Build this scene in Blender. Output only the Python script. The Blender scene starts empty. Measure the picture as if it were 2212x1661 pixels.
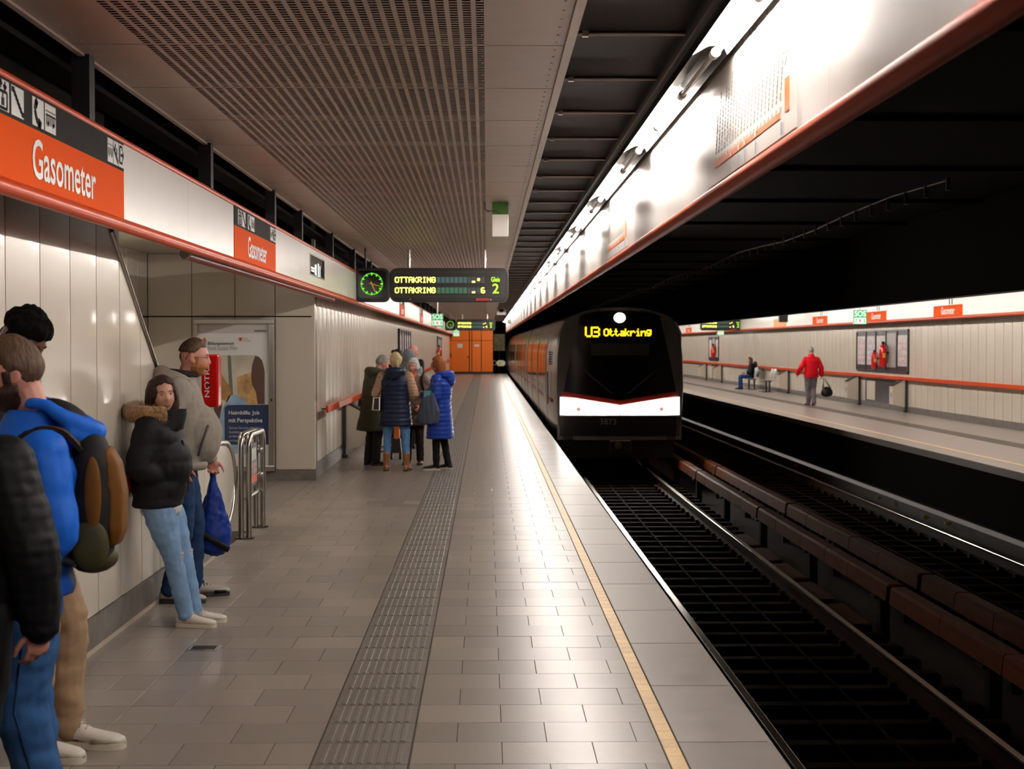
import bpy, math, random
from math import sin, cos, pi, radians, sqrt, exp
from mathutils import Vector, Matrix, noise
random.seed(7)
S = bpy.context.scene
COL = S.collection
# ------------------------------------------------------------------ camera, world, exposure
cam = bpy.data.objects.new('camera', bpy.data.cameras.new('camera')); COL.objects.link(cam)
cam.data.sensor_width = 36; cam.data.lens = 36*3200/2212
cam.location = (0, 0, 1.76)
cam.rotation_euler = (radians(90-1.513), 0, radians(-0.985))
cam.data.clip_end = 400
cam.data.dof.use_dof = True; cam.data.dof.focus_distance = 9.8; cam.data.dof.aperture_fstop = 5.0
S.camera = cam
w = bpy.data.worlds.new('world'); S.world = w; w.use_nodes = True
w.node_tree.nodes['Background'].inputs[0].default_value = (0.9, 0.72, 0.55, 1)
w.node_tree.nodes['Background'].inputs[1].default_value = 0.0
S.view_settings.view_transform = 'Standard'; S.view_settings.look = 'None'
S.view_settings.gamma = 1; S.view_settings.use_curve_mapping = False
S.view_settings.exposure = 0.0
try:
    S.cycles.use_denoising = True
    S.cycles.use_light_tree = True
    S.cycles.sample_clamp_indirect = 6
    S.cycles.max_bounces = 7; S.cycles.diffuse_bounces = 4; S.cycles.glossy_bounces = 4
    S.cycles.caustics_reflective = False; S.cycles.caustics_refractive = False
except Exception: pass
TUBE_POWER = 210.0
HEAD_POWER = 42.0
# ------------------------------------------------------------------ materials
def lin(c):
    return tuple((x/12.92 if x <= 0.04045 else ((x+0.055)/1.055)**2.4) for x in c)
def hexc(h):
    return lin([int(h[i:i+2], 16)/255 for i in (0, 2, 4)])
MATS = {}
def mat(name, col, rough=0.5, metal=0.0, emit=0.0, nscale=0, namt=0.0, bump=0.0, bscale=0, objvar=0.0, spec=0.5, coat=0.0, weave=None, stretch=None, sheen=0.0, rvar=0.0, sss=0.0):
    if name in MATS: return MATS[name]
    if isinstance(col, str): col = hexc(col)
    m = bpy.data.materials.new(name); m.use_nodes = True
    nt = m.node_tree; b = nt.nodes['Principled BSDF']
    b.inputs['Base Color'].default_value = (*col, 1)
    b.inputs['Roughness'].default_value = rough
    b.inputs['Metallic'].default_value = metal
    b.inputs['Specular IOR Level'].default_value = spec
    if coat: b.inputs['Coat Weight'].default_value = coat; b.inputs['Coat Roughness'].default_value = 0.08
    if sheen: b.inputs['Sheen Weight'].default_value = sheen
    if emit:
        b.inputs['Emission Color'].default_value = (*col, 1); b.inputs['Emission Strength'].default_value = emit
    L = nt.links.new
    geo = nt.nodes.new('ShaderNodeNewGeometry'); vec = geo.outputs['Position']
    if stretch:
        mp = nt.nodes.new('ShaderNodeMapping'); mp.inputs['Scale'].default_value = stretch; L(vec, mp.inputs[0]); vec = mp.outputs[0]
    cur = None
    if nscale and (namt or rvar):
        n = nt.nodes.new('ShaderNodeTexNoise'); n.inputs['Scale'].default_value = nscale; n.inputs['Detail'].default_value = 5
        L(vec, n.inputs['Vector'])
        if namt:
            r = nt.nodes.new('ShaderNodeMapRange'); r.inputs[1].default_value = 0.25; r.inputs[2].default_value = 0.75
            r.inputs[3].default_value = 1-namt; r.inputs[4].default_value = 1+namt
            L(n.outputs[0], r.inputs[0]); cur = r.outputs[0]
        if rvar:
            r2 = nt.nodes.new('ShaderNodeMapRange'); r2.inputs[1].default_value = .3; r2.inputs[2].default_value = .7
            r2.inputs[3].default_value = max(0.02, rough-rvar); r2.inputs[4].default_value = rough+rvar
            L(n.outputs[0], r2.inputs[0]); L(r2.outputs[0], b.inputs['Roughness'])
    if objvar:
        oi = nt.nodes.new('ShaderNodeObjectInfo')
        r = nt.nodes.new('ShaderNodeMapRange'); r.inputs[3].default_value = 1-objvar; r.inputs[4].default_value = 1+objvar
        L(oi.outputs['Random'], r.inputs[0])
        if cur is None: cur = r.outputs[0]
        else:
            mm = nt.nodes.new('ShaderNodeMath'); mm.operation = 'MULTIPLY'; L(cur, mm.inputs[0]); L(r.outputs[0], mm.inputs[1]); cur = mm.outputs[0]
    if cur is not None:
        vm = nt.nodes.new('ShaderNodeVectorMath'); vm.operation = 'SCALE'; vm.inputs[0].default_value = col
        L(cur, vm.inputs['Scale']); L(vm.outputs[0], b.inputs['Base Color'])
    if bump:
        n2 = nt.nodes.new('ShaderNodeTexNoise'); n2.inputs['Scale'].default_value = bscale or 80; n2.inputs['Detail'].default_value = 4
        L(vec, n2.inputs['Vector'])
        bp = nt.nodes.new('ShaderNodeBump'); bp.inputs['Strength'].default_value = bump; bp.inputs['Distance'].default_value = 0.01
        L(n2.outputs[0], bp.inputs['Height']); L(bp.outputs[0], b.inputs['Normal'])
    MATS[name] = m
    return m
stone = mat('grey stone', (0.238, 0.200, 0.170), rough=0.30, nscale=22, namt=0.08, bump=0.02, bscale=140, objvar=0.17, rvar=0.02)
stone_dk = mat('ribbed stone', (0.118, 0.098, 0.083), rough=0.4, nscale=20, namt=0.15, bump=0.2, bscale=150, objvar=0.07)
slabm = mat('edge concrete', (0.30, 0.262, 0.235), rough=0.31, nscale=7, namt=0.10, bump=0.03, bscale=200, objvar=0.06, rvar=0.03)
grout = mat('grout', (0.045, 0.037, 0.031), rough=0.9, spec=.1)
yellowm = mat('yellow edge tile', (0.72, 0.46, 0.20), rough=0.4, nscale=30, namt=0.12, objvar=0.09)
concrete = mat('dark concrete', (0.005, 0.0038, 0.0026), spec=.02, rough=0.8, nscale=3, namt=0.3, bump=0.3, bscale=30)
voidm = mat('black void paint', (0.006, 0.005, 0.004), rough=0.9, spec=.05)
enamel = mat('cream enamel panel', (0.62, 0.555, 0.46), rough=0.27, nscale=2.0, namt=0.03, bump=0.05, bscale=240, objvar=0.025, coat=0.2)
enamel_j = mat('panel joint', (0.12, 0.10, 0.08), rough=0.6)
whitep = mat('white sign panel', (0.74, 0.70, 0.67), rough=0.3, spec=.4, nscale=3, namt=0.03, bump=0.02, bscale=120)
orange = mat('orange enamel', (0.80, 0.092, 0.004), rough=0.6, spec=.03, bump=0.03, bscale=200)
orange_t = mat('orange tube paint', (0.58, 0.058, 0.006), rough=0.33, spec=.2)
orange_w = mat('orange wall paint', (0.95, 0.20, 0.008), rough=0.38, nscale=1, namt=0.04)
blackp = mat('black sign panel', (0.014, 0.012, 0.012), rough=0.6, spec=.03)
blackgl = mat('black gloss', (0.006, 0.006, 0.006), rough=0.12, coat=0.4)
blackm = mat('black metal', (0.015, 0.014, 0.013), rough=0.45)
steel = mat('brushed steel', (0.55, 0.52, 0.48), rough=0.28, metal=1)
steel_dk = mat('dark steel', (0.10, 0.09, 0.085), rough=0.35, metal=1)
ceilm = mat('ceiling metal', (0.60, 0.50, 0.44), rough=0.45, metal=0.1, nscale=5, namt=0.05, objvar=0.03)
meshm = mat('dark mesh panel', (0.010, 0.0075, 0.0065), rough=0.55, spec=.12, bump=0.6, bscale=220, objvar=0.15)
rustm = mat('rusty track', (0.020, 0.0085, 0.0035), spec=.05, rough=0.75, nscale=12, namt=0.4, bump=0.4, bscale=60, objvar=0.2)
woodm = mat('conductor cover wood', (0.12, 0.032, 0.009), spec=.1, rough=0.6, nscale=6, namt=0.25, stretch=(4, .6, 4), objvar=0.2, bump=0.2, bscale=40)
railm = mat('rail side', (0.035, 0.017, 0.009), spec=.2, rough=0.55, nscale=20, namt=0.3)
railtop = mat('rail head', (0.62, 0.56, 0.50), rough=0.22, metal=1)
tube_on = mat('lit tube', (1.0, 0.925, 0.85), emit=TUBE_POWER)
tube_on2 = mat('lit tube opposite', (1.0, 0.925, 0.85), emit=TUBE_POWER*1.45)
tube_off = mat('unlit tube', (0.55, 0.53, 0.5), rough=0.2)
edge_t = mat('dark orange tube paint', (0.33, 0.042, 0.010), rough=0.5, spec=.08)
refl = mat('white reflector', (0.75, 0.74, 0.72), rough=0.35)
led_y = mat('yellow led', (0.95, 1.0, 0.22), emit=1.6)
led_am = mat('amber led', (1.0, 0.72, 0.02), emit=1.6)
led_g = mat('green led', (0.18, 1.0, 0.04), emit=1.1)
led_dim = mat('faint glow led cell', (0.03, 0.09, 0.055), rough=0.3, emit=0.9)  # blank cells carry a faint emission of their own so they show
led_dim2 = mat('faint glow grey led cell', (0.045, 0.05, 0.048), rough=0.3, emit=0.5)  # grey blank cells, also with a little emission added
gold = mat('clock hand amber', (0.55, 0.36, 0.02), rough=0.4, emit=0.35)
redled = mat('red lettering', (0.75, 0.03, 0.02), emit=0.6)
signgreen = mat('green sign light', (0.02, 0.36, 0.10), emit=0.7)
signwhite = mat('white sign light', (0.80, 0.92, 0.84), emit=0.9)
lampwhite = mat('headlight glow', (1.0, 0.93, 0.84), emit=HEAD_POWER)
redp = mat('red gloss', (0.62, 0.010, 0.008), rough=0.2, coat=0.5)
train_al = mat('train metal', (0.30, 0.28, 0.26), rough=0.22, metal=0.75, nscale=1.5, rvar=0.05)
train_red = mat('train red stripe', (0.55, 0.035, 0.02), rough=0.35)
posterw = mat('poster white', (0.82, 0.82, 0.80), rough=0.35, coat=0.4)
navy = mat('poster navy', (0.018, 0.035, 0.10), rough=0.35, coat=0.4)
pgrey = mat('print grey', (0.30, 0.31, 0.33), rough=0.5)
# ------------------------------------------------------------------ geometry helpers
WT = {}
class MB:
    def __init__(s): s.v = []; s.f = []; s.mi = []; s.cur = 0
    def add(s, vs, fs):
        n = len(s.v); s.v += [tuple(p) for p in vs]; s.f += [tuple(i+n for i in f) for f in fs]; s.mi += [s.cur]*len(fs); return s
    def box(s, x0, x1, y0, y1, z0, z1):
        if x0 > x1: x0, x1 = x1, x0
        if y0 > y1: y0, y1 = y1, y0
        if z0 > z1: z0, z1 = z1, z0
        return s.add([(x0,y0,z0),(x1,y0,z0),(x1,y1,z0),(x0,y1,z0),(x0,y0,z1),(x1,y0,z1),(x1,y1,z1),(x0,y1,z1)],
              [(0,3,2,1),(4,5,6,7),(0,1,5,4),(1,2,6,5),(2,3,7,6),(3,0,4,7)])
    def tile(s, x0, x1, y0, y1, z0, z1, c=0.004):   # box with a chamfered top edge
        return s.add([(x0,y0,z0),(x1,y0,z0),(x1,y1,z0),(x0,y1,z0),(x0,y0,z1-c),(x1,y0,z1-c),(x1,y1,z1-c),(x0,y1,z1-c),
               (x0+c,y0+c,z1),(x1-c,y0+c,z1),(x1-c,y1-c,z1),(x0+c,y1-c,z1)],
              [(0,3,2,1),(0,1,5,4),(1,2,6,5),(2,3,7,6),(3,0,4,7),(4,5,9,8),(5,6,10,9),(6,7,11,10),(7,4,8,11),(8,9,10,11)])
    def prism(s, poly, d):     # planar polygon (3d points) swept along vector d
        n = len(poly); P = [Vector(p) for p in poly]; d = Vector(d)
        nrm = Vector((0,0,0))
        for i in range(n): nrm += P[i].cross(P[(i+1) % n])
        if nrm.dot(d) > 0: P.reverse()
        return s.add(P+[p+d for p in P], [tuple(range(n)), tuple(range(2*n-1, n-1, -1))] + [(i, i+n, (i+1) % n+n, (i+1) % n) for i in range(n)])
    def tube(s, pts, rad, seg=10, cap=True, closed=False):
        P = [Vector(p) for p in pts]; n = len(P)
        if not hasattr(rad, '__len__'): rad = [rad]*n
        rings = []; up = None
        for i in range(n):
            a = P[(i-1) % n] if (closed or i > 0) else P[i]; b = P[(i+1) % n] if (closed or i < n-1) else P[i]
            t = (b-a).normalized()
            if up is None: up = Vector((0,0,1)) if abs(t.z) < .9 else Vector((1,0,0))
            u = t.cross(up).normalized(); v = u.cross(t).normalized(); up = v
            rings.append([P[i]+(u*cos(2*pi*k/seg)+v*sin(2*pi*k/seg))*rad[i] for k in range(seg)])
        vs = [p for r in rings for p in r]; fs = []
        for i in range(n if closed else n-1):
            j = (i+1) % n
            for k in range(seg):
                k2 = (k+1) % seg; fs.append((i*seg+k, i*seg+k2, j*seg+k2, j*seg+k))
        if cap and not closed: fs.append(tuple(range(seg-1, -1, -1))); fs.append(tuple((n-1)*seg+k for k in range(seg)))
        return s.add(vs, fs)
    def ellipsoid(s, c, r, nu=16, nv=10, M=None):
        c = Vector(c); vs = []; fs = []
        for j in range(1, nv):
            th = pi*j/nv
            for i in range(nu):
                a = 2*pi*i/nu; p = Vector((r[0]*sin(th)*cos(a), r[1]*sin(th)*sin(a), r[2]*cos(th)))
                vs.append((M @ p if M else p)+c)
        t = Vector((0,0,r[2])); t = M @ t if M else t
        vs.append(c+t); vs.append(c-t); T = len(vs)-2; B = T+1
        for j in range(nv-2):
            for i in range(nu):
                i2 = (i+1) % nu; fs.append((j*nu+i, (j+1)*nu+i, (j+1)*nu+i2, j*nu+i2))
        for i in range(nu):
            i2 = (i+1) % nu; fs.append((T, i, i2)); fs.append((B, (nv-2)*nu+i2, (nv-2)*nu+i))
        return s.add(vs, fs)
    def loft(s, rings, cap=True):   # rings: equal-length loops of points
        m = len(rings[0]); n = len(rings); vs = [p for r in rings for p in r]; fs = []
        for i in range(n-1):
            for k in range(m):
                k2 = (k+1) % m; fs.append((i*m+k, i*m+k2, (i+1)*m+k2, (i+1)*m+k))
        if cap: fs.append(tuple(range(m-1, -1, -1))); fs.append(tuple((n-1)*m+k for k in range(m)))
        return s.add(vs, fs)
    def mesh(s, name, mats, smooth=None):
        me = bpy.data.meshes.new(name); me.from_pydata(s.v, [], s.f)
        for m in (mats if isinstance(mats, (list, tuple)) else [mats]): me.materials.append(m)
        if any(s.mi): me.polygons.foreach_set('material_index', s.mi)
        if smooth is not None:
            me.shade_smooth()
            if smooth < 179: me.set_sharp_from_angle(angle=radians(smooth))
        me.update(); return me
def link(o, parent=None):
    COL.objects.link(o)
    if parent is not None: o.parent = parent; o.location = -WT[parent.name]
    WT[o.name] = Vector((0,0,0)); return o
def tag(o, label=None, cat=None, group=None, kind=None):
    if label: o['label'] = label
    if cat: o['category'] = cat
    if group: o['group'] = group
    if kind: o['kind'] = kind
    return o
def obj(name, mb, m, parent=None, smooth=None, bev=0, label=None, kind=None):
    o = bpy.data.objects.new(name, mb.mesh(name, m, smooth)); link(o, parent)
    if bev:
        b = o.modifiers.new('b', 'BEVEL'); b.width = bev; b.segments = 2; b.limit_method = 'ANGLE'
    if label: o['label'] = label
    if kind: o['kind'] = kind
    return o
def shared(name, me, parent, loc=(0,0,0), rotz=0):
    o = bpy.data.objects.new(name, me); COL.objects.link(o)
    if parent is not None: o.parent = parent; o.location = Vector(loc)-WT[parent.name]
    else: o.location = loc
    o.rotation_euler.z = rotz
    WT[o.name] = Vector(loc); return o
def thing(name, label, cat, loc=(0,0,0), group=None, kind=None):
    o = bpy.data.objects.new(name, None); COL.objects.link(o); o.location = loc; WT[o.name] = Vector(loc)
    o.empty_display_size = .1
    return tag(o, label, cat, group, kind)
def dup(root, loc, label=None):
    r = root.copy(); COL.objects.link(r); r.location = loc
    if label: r['label'] = label
    for ch in list(root.children):
        c = ch.copy(); COL.objects.link(c); c.parent = r
        for g in ch.children:
            d = g.copy(); COL.objects.link(d); d.parent = c
    return r
X, Y, Z = Vector((1,0,0)), Vector((0,1,0)), Vector((0,0,1))
CR = cam.rotation_euler.to_matrix()
def ray(px, py): return CR @ Vector(((px-1106)/3200, -(py-830.5)/3200, -1))
def gp(px, py, z=0.0):
    d = ray(px, py); t = (z-1.76)/d.z; return Vector((0,0,1.76))+d*t
def atY(px, py, y):
    d = ray(px, py); return Vector((0,0,1.76))+d*(y/d.y)
def textmesh(s, w_, h_, o, right, up, ext=0.002, cond=True):
    """flat lettering fitted to a w x h box at o, standing out from its surface"""
    cu = bpy.data.curves.new('t', 'FONT'); cu.body = s; cu.size = 1; cu.resolution_u = 3; cu.offset = 0.012 if cond else 0.0
    ob = bpy.data.objects.new('t', cu); COL.objects.link(ob)
    dg = bpy.context.evaluated_depsgraph_get(); me = bpy.data.meshes.new_from_object(ob.evaluated_get(dg))
    bpy.data.objects.remove(ob); bpy.data.curves.remove(cu)
    vs = [v.co.copy() for v in me.vertices]; fs = [tuple(p.vertices) for p in me.polygons]
    x0 = min(v.x for v in vs); x1 = max(v.x for v in vs); y0 = min(v.y for v in vs); y1 = max(v.y for v in vs)
    bpy.data.meshes.remove(me)
    n = right.cross(up)
    mb = MB(); mb.add([o+right*((v.x-x0)/(x1-x0)*w_)+up*((v.y-y0)/(y1-y0)*h_)+n*ext for v in vs], fs)
    return mb
def text(name, s, m, parent, w_, h_, o, right, up, ext=0.003, bold=True):
    mb = textmesh(s, w_, h_, Vector(o), right, up, ext, bold); return obj(name, mb, m, parent)
F57 = {'O':'0111010001100011000110001100010111','T':0}
def _f(s): return s.split('/')
FONT = {'O':_f('01110/10001/10001/10001/10001/10001/01110'),'T':_f('11111/00100/00100/00100/00100/00100/00100'),
'A':_f('01110/10001/10001/11111/10001/10001/10001'),'K':_f('10001/10010/10100/11000/10100/10010/10001'),
'R':_f('11110/10001/10001/11110/10100/10010/10001'),'I':_f('01110/00100/00100/00100/00100/00100/01110'),
'N':_f('10001/11001/10101/10101/10011/10001/10001'),'G':_f('01110/10001/10000/10111/10001/10001/01110'),
'6':_f('01110/10000/10000/11110/10001/10001/01110'),'2':_f('01110/10001/00001/00110/01000/10000/11111'),
'*':_f('00000/01010/11111/01010/11111/01010/00000'),'_':_f('00000/00000/00000/00000/00000/11110/11110'),
'U':_f('10001/10001/10001/10001/10001/10001/01110'),'3':_f('11110/00001/00001/01110/00001/00001/11110'),
't':_f('01000/01000/11100/01000/01000/01001/00110'),'a':_f('00000/00000/01110/00001/01111/10001/01111'),
'k':_f('10000/10000/10010/10100/11000/10100/10010'),'r':_f('00000/00000/10110/11001/10000/10000/10000'),
'i':_f('00100/00000/01100/00100/00100/00100/01110'),'n':_f('00000/00000/10110/11001/10001/10001/10001'),
'g':_f('00000/01111/10001/10001/01111/00001/01110'),'8':_f('01110/10001/10001/01110/10001/10001/01110'),
'G_':0, ' ':_f('00000/00000/00000/00000/00000/00000/00000'),'l':_f('01100/00100/00100/00100/00100/00100/01110'),
'e':_f('00000/00000/01110/10001/11111/10000/01110'),'s':_f('00000/00000/01111/10000/01110/00001/11110')}
def dots(s, o, right, up, p, adv=6, bold=1.0, ext=0.004, shear=0):
    mb = MB(); n = right.cross(up)
    for i, ch in enumerate(s):
        for r, row in enumerate(FONT[ch]):
            for c, b in enumerate(row):
                if b == '1':
                    q = o+right*((i*adv+c)*p + shear*(6-r)*p)+up*((6-r)*p)+n*ext; w2 = p*bold
                    mb.prism([q, q+right*w2, q+right*w2+up*w2, q+up*w2], -n*ext*.8)
    return mb
def roundrect(cx, cz, w_, h_, r, n=5):
    out = []
    for (sx, sz, a0) in ((1,1,0),(-1,1,90),(-1,-1,180),(1,-1,270)):
        for k in range(n+1):
            a = radians(a0+90*k/n); out.append((cx+sx*(w_/2-r)+r*cos(a), cz+sz*(h_/2-r)+r*sin(a)))
    return out
# ------------------------------------------------------------------ main dimensions (metres, platform top = 0, camera axis at x = 0)
WX = -2.28      # left wall face
EX = 1.27       # platform edge
YE = 91.3       # end of the platform
def struct(name, mb, m, **k):
    o = obj(name, mb, m, **k); o['kind'] = 'structure'; return o
# --- platform floor: base slab with tiles, tactile strip, yellow strip, edge slabs as pieces
fl = struct('floor', MB().box(-4.6, EX-0.02, -14, YE+2.5, -0.45, -0.0016), grout)
tile_groups = []
rowp = 0.3416
y0 = 1.76*3200/(1656-746) - rowp   # row joint seen at the lower edge of the picture
cols_l = lambda ph: ([-1.936, -1.536, -1.136] if ph == 0 else [-1.736-.4, -1.336, -.936])
cands = []
far = MB(); near_specs = []
nrow = int((YE-y0)/rowp)+1
for r in range(-1, nrow):
    ya = y0+r*rowp; yb = min(ya+rowp, YE)
    ph = r % 2
    segs = []
    # left of the tactile strip, with the continuous joint at x=-1.735
    e = [-1.735]+[x for x in ([-1.536, -1.136] if ph == 0 else [-1.336, -.936])]+[-.742]
    segs += list(zip(e[:-1], e[1:]))
    e = [-2.262, -1.936 if ph else -2.136, -1.735]; segs += list(zip(e[:-1], e[1:]))
    if ya > 13.9 and ya < 19.3:      # alcove floor
        e = [-4.4, -3.9, -3.5, -3.1, -2.7, -2.262]; segs += list(zip(e[:-1], e[1:]))
    e = [-.325]+([-.133, .267, .667] if ph == 0 else [.067, .467])+[.768]
    segs += list(zip(e[:-1], e[1:]))
    for a, b in segs:
        spec = (a+.0018, b-.0018, ya+.0018, yb-.0018)
        if len(near_specs) < 298 and b > -2.4 and ya > 5.2: near_specs.append(spec)
        else: far.tile(*spec, -.012, 0, .002)
tmesh = {}
for (a, b, c, d) in near_specs:
    k = (round(b-a, 3), round(d-c, 3))
    if k not in tmesh:
        tmesh[k] = MB().tile(0, b-a, 0, d-c, -.012, 0, .0005).mesh('floor_tile', stone)
    o = shared('floor_tile', tmesh[k], fl, (a, c, random.uniform(-.0006, .0006)))
obj('floor_tile_field', far, stone, fl, kind='stuff')
# tactile strip: ribbed tiles
tm = MB(); x0_, x1_ = -.734, -.333
tm.box(0, x1_-x0_, 0, rowp-.006, -.012, .0002)
for k in range(9):
    a = .022+k*.0405; tm.tile(a, a+.026, .012, rowp-.02, -.006, .0048, .004)
tme = tm.mesh('tactile_tile', stone_dk)
for r in range(-1, nrow-1): shared('tactile_tile', tme, fl, (x0_, y0+r*rowp+.003, -.001))
# yellow tiles and edge slabs
ym = MB().tile(0, .070, 0, .1305, -.012, .001, .002).mesh('yellow_tile', yellowm)
n = 0; yy = 5.5; ymb = MB()
while yy < YE:
    if n < 298: shared('yellow_tile', ym, fl, (.7725, yy, 0)); n += 1
    else: ymb.tile(.7725, .8425, yy, yy+.1305, -.012, .001, .002)
    yy += .133
obj('yellow_tile_line', ymb, yellowm, fl, kind='stuff')
sm = MB().tile(0, EX-.846, 0, 1.082, -.10, 0, .006).mesh('edge_slab', slabm)
yy = 1.76*3200/(1609-746)-1.088*2
while yy < YE: shared('edge_slab', sm, fl, (.846, yy, 0)); yy += 1.088
# drain grating set in the floor
d0 = gp(440, 1400)
dr = thing('floor_drain', 'small square metal drain cover sunk in the grey floor tiles', 'drain', (d0.x, d0.y, 0))
f = MB(); 
for (a, b, c, d) in ((-.09,.09,-.075,-.06),(-.09,.09,.06,.075),(-.09,-.075,-.06,.06),(.075,.09,-.06,.06)): f.box(d0.x+a, d0.x+b, d0.y+c, d0.y+d, -.001, .003)
obj('frame', f, steel, dr)
g = MB(); g.box(d0.x-.075, d0.x+.075, d0.y-.06, d0.y+.06, .0002, .001)
obj('cover', g, steel, dr)
g = MB()
for k in range(5): g.box(d0.x-.07, d0.x+.07, d0.y-.052+k*.023, d0.y-.044+k*.023, .001, .003)
obj('bar', g, steel_dk, dr, kind='stuff')
# --- left wall
wl = struct('wall_left', MB().box(-2.62, WX-.03, 19.6, YE, 0, 3.7), voidm)
wln = struct('wall_left_near', MB().box(-2.36, WX-.02, -14, 9.0, 0, 3.7), voidm)
def panel(ya, yb, x, z0, z1, sgn=1, bulge=.010, ztop=None, seg=5, gap=.0065):
    """enamel panel on a wall facing +x (sgn=1) or -x; slightly convex, own edges"""
    mb = MB(); n = seg; ys = [ya+gap+(yb-ya-2*gap)*i/n for i in range(n+1)]
    pr = []
    for i, yv in enumerate(ys):
        t = 2*i/n-1; pr.append((x+sgn*(bulge*(1-t*t*t*t)+.004), yv))
    pr = [(x-sgn*.016, ys[0])]+pr+[(x-sgn*.016, ys[-1])]
    zt = ztop if ztop else (lambda yv: z1)
    m = len(pr)
    vs = [(p[0], p[1], z0) for p in pr]+[(p[0], p[1], zt(p[1])) for p in pr]
    fs = [(i, i+1, i+1+m, i+m) if sgn < 0 else (i+1, i, i+m, i+1+m) for i in range(m-1)]
    fs += [tuple(range(m)) if sgn > 0 else tuple(range(m-1, -1, -1)), tuple(range(2*m-1, m-1, -1)) if sgn > 0 else tuple(range(m, 2*m))]
    mb.add(vs, fs); return mb
P = .545
pm = panel(0, P, 0, .20, 2.70).mesh('wall_panel', enamel, 40)
yy = 19.44
while yy+P < YE+.2: shared('wall_panel', pm, wl, (WX, yy, 0)); yy += P
yy = 9.24-P
pmn = panel(0, P, 0, .20, 2.70, bulge=.0025).mesh('wall_panel', enamel, 40)
while yy > 3.5: shared('wall_panel', pmn, wln, (WX, yy, 0)); yy -= P
# sloped stair balustrade continuing the near wall
bal = thing('escalator_balustrade', 'cream panelled stair balustrade with sloping metal rim and rounded end', 'balustrade', (WX, 11, 0))
def ztop(yv):
    if yv < 11.24: return max(.92, 2.48-.70*(yv-9.0))
    return .92
yy = 9.24
while yy < 12.4:
    mb = panel(yy, yy+P, WX, .20, 0, bulge=.0015, ztop=lambda v: ztop(v)-.012, seg=8); obj('balustrade_panel', mb, enamel, bal, smooth=40); yy += P
yb = yy
prof = []     # rounded end panel outline (y,z)
for k in range(13):
    a = radians(90-15*k); prof.append((12.75+.62*max(cos(a),0)**.8 if cos(a) > 0 else 12.75, .55+.36*sin(a)))
poly = [(WX+.004, yb+.004, .91), (WX+.004, 12.75, .91)]+[(WX+.004, p[0], p[1]) for p in prof[1:-1]]+[(WX+.004, 12.75, .19), (WX+.004, yb+.004, .19)]
obj('balustrade_panel', MB().prism(poly, (-.03, 0, 0)), enamel, bal)
rim = [(WX-.0, 9.03, ztop(9.03)), (WX-.0, 9.6, ztop(9.6)), (WX-.0, 11.1, ztop(11.1)), (WX-.0, 11.3, .92), (WX-.0, 12.7, .925)]
rim += [(WX-.0, p[0]+.012, p[1]+.01*sin(radians(90-15*k))) for k, p in enumerate(prof)][1:-1]
obj('rim', MB().tube(rim, .026, 8), steel, bal, smooth=60)
obj('core', MB().prism([(WX-.01, 9.02, .0), (WX-.01, 12.75, .0), (WX-.01, 12.75, .88), (WX-.01, 11.2, .88), (WX-.01, 9.02, 2.40)], (-.14, 0, 0)), enamel, bal)
obj('end_post', MB().box(WX-.03, WX+.0, 13.16, 13.20, 0, .3), blackm, bal)
# skirting
sk = struct('baseboard_left', MB().box(WX-.02, WX+.022, 4, 13.0, 0, .195).box(WX-.02, WX+.022, 19.37, YE, 0, .195), mat('skirting stone', (.14,.12,.105), rough=.4, nscale=8, namt=.35, bump=.1, bscale=90))
obj('skirting_strip', MB().box(WX+.022, WX+.034, 4, 13.0, 0, .022), mat('cream strip', (.5,.42,.33), rough=.5), sk)
struct('baseboard_alcove', MB().box(-4.4, -2.22, 19.30, 19.34, 0, .14), MATS['skirting stone'])
# alcove: facing wall, side wall, inner walls
al = struct('wall_alcove', MB().box(-4.6, -2.245, 19.36, 19.6, 0, 3.7), voidm)
xs = [-4.40, -3.83, -3.27, -2.75, -2.244]
Yf = 19.36
for a, b in zip(xs[:-1], xs[1:]):
    for (z0, z1) in ((.14, 2.13), (2.14, 2.95)):
        obj('wall_panel', MB().box(a+.004, b-.004, Yf-.022, Yf+.01, z0+.003, z1-.003), enamel, al, bev=.003)
obj('corner_panel', MB().box(-2.28, -2.236, Yf-.02, Yf+.10, .14, 3.6), enamel, al, bev=.006)
sw = struct('wall_alcove_side', MB().box(-4.7, -4.42, 4, 19.6, 0, 3.7), voidm)
for k in range(13):
    ya = 19.33-P*(k+1); obj('wall_panel', MB().box(-4.42, -4.40, ya+.004, ya+P-.004, .14, 2.12).box(-4.42, -4.40, ya+.004, ya+P-.004, 2.14, 2.95), enamel, sw, bev=.003)
struct('ceiling_alcove', MB().box(-4.42, -2.37, 9.1, 19.36, 2.95, 3.0), enamel)
# --- wall handrails (orange)
def handrail(ya, yb, x, sgn, z=.90, label='', brackets=True):
    t = thing('wall_handrail', label, 'handrail', (x, (ya+yb)/2, 0))
    obj('rail', MB().box(x, x+sgn*.035, ya, yb, z-.048, z+.048), orange_t, t, bev=.01)
    if brackets:
        yv = ya+.6; bm_ = MB().box(-sgn*.16, 0, 0, .03, -.03, -.01).mesh('bracket', blackm)
        while yv < yb: shared('bracket', bm_, t, (x, yv, z)); yv += 1.8
    return t
h = handrail(5.0, 9.55, WX+.03, 1, z=.895, label='short orange leaning rail on the near wall beside the woman in the black parka', brackets=False)
obj('backing_strip', MB().box(WX+.015, WX+.04, 5.0, 9.55, .95, .975).box(WX+.015, WX+.04, 5.0, 9.55, .815, .838), whitep, h)
handrail(19.75, 90.5, WX+.14, 1, z=.91, label='long orange leaning rail running along the wall behind the waiting group')
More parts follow.
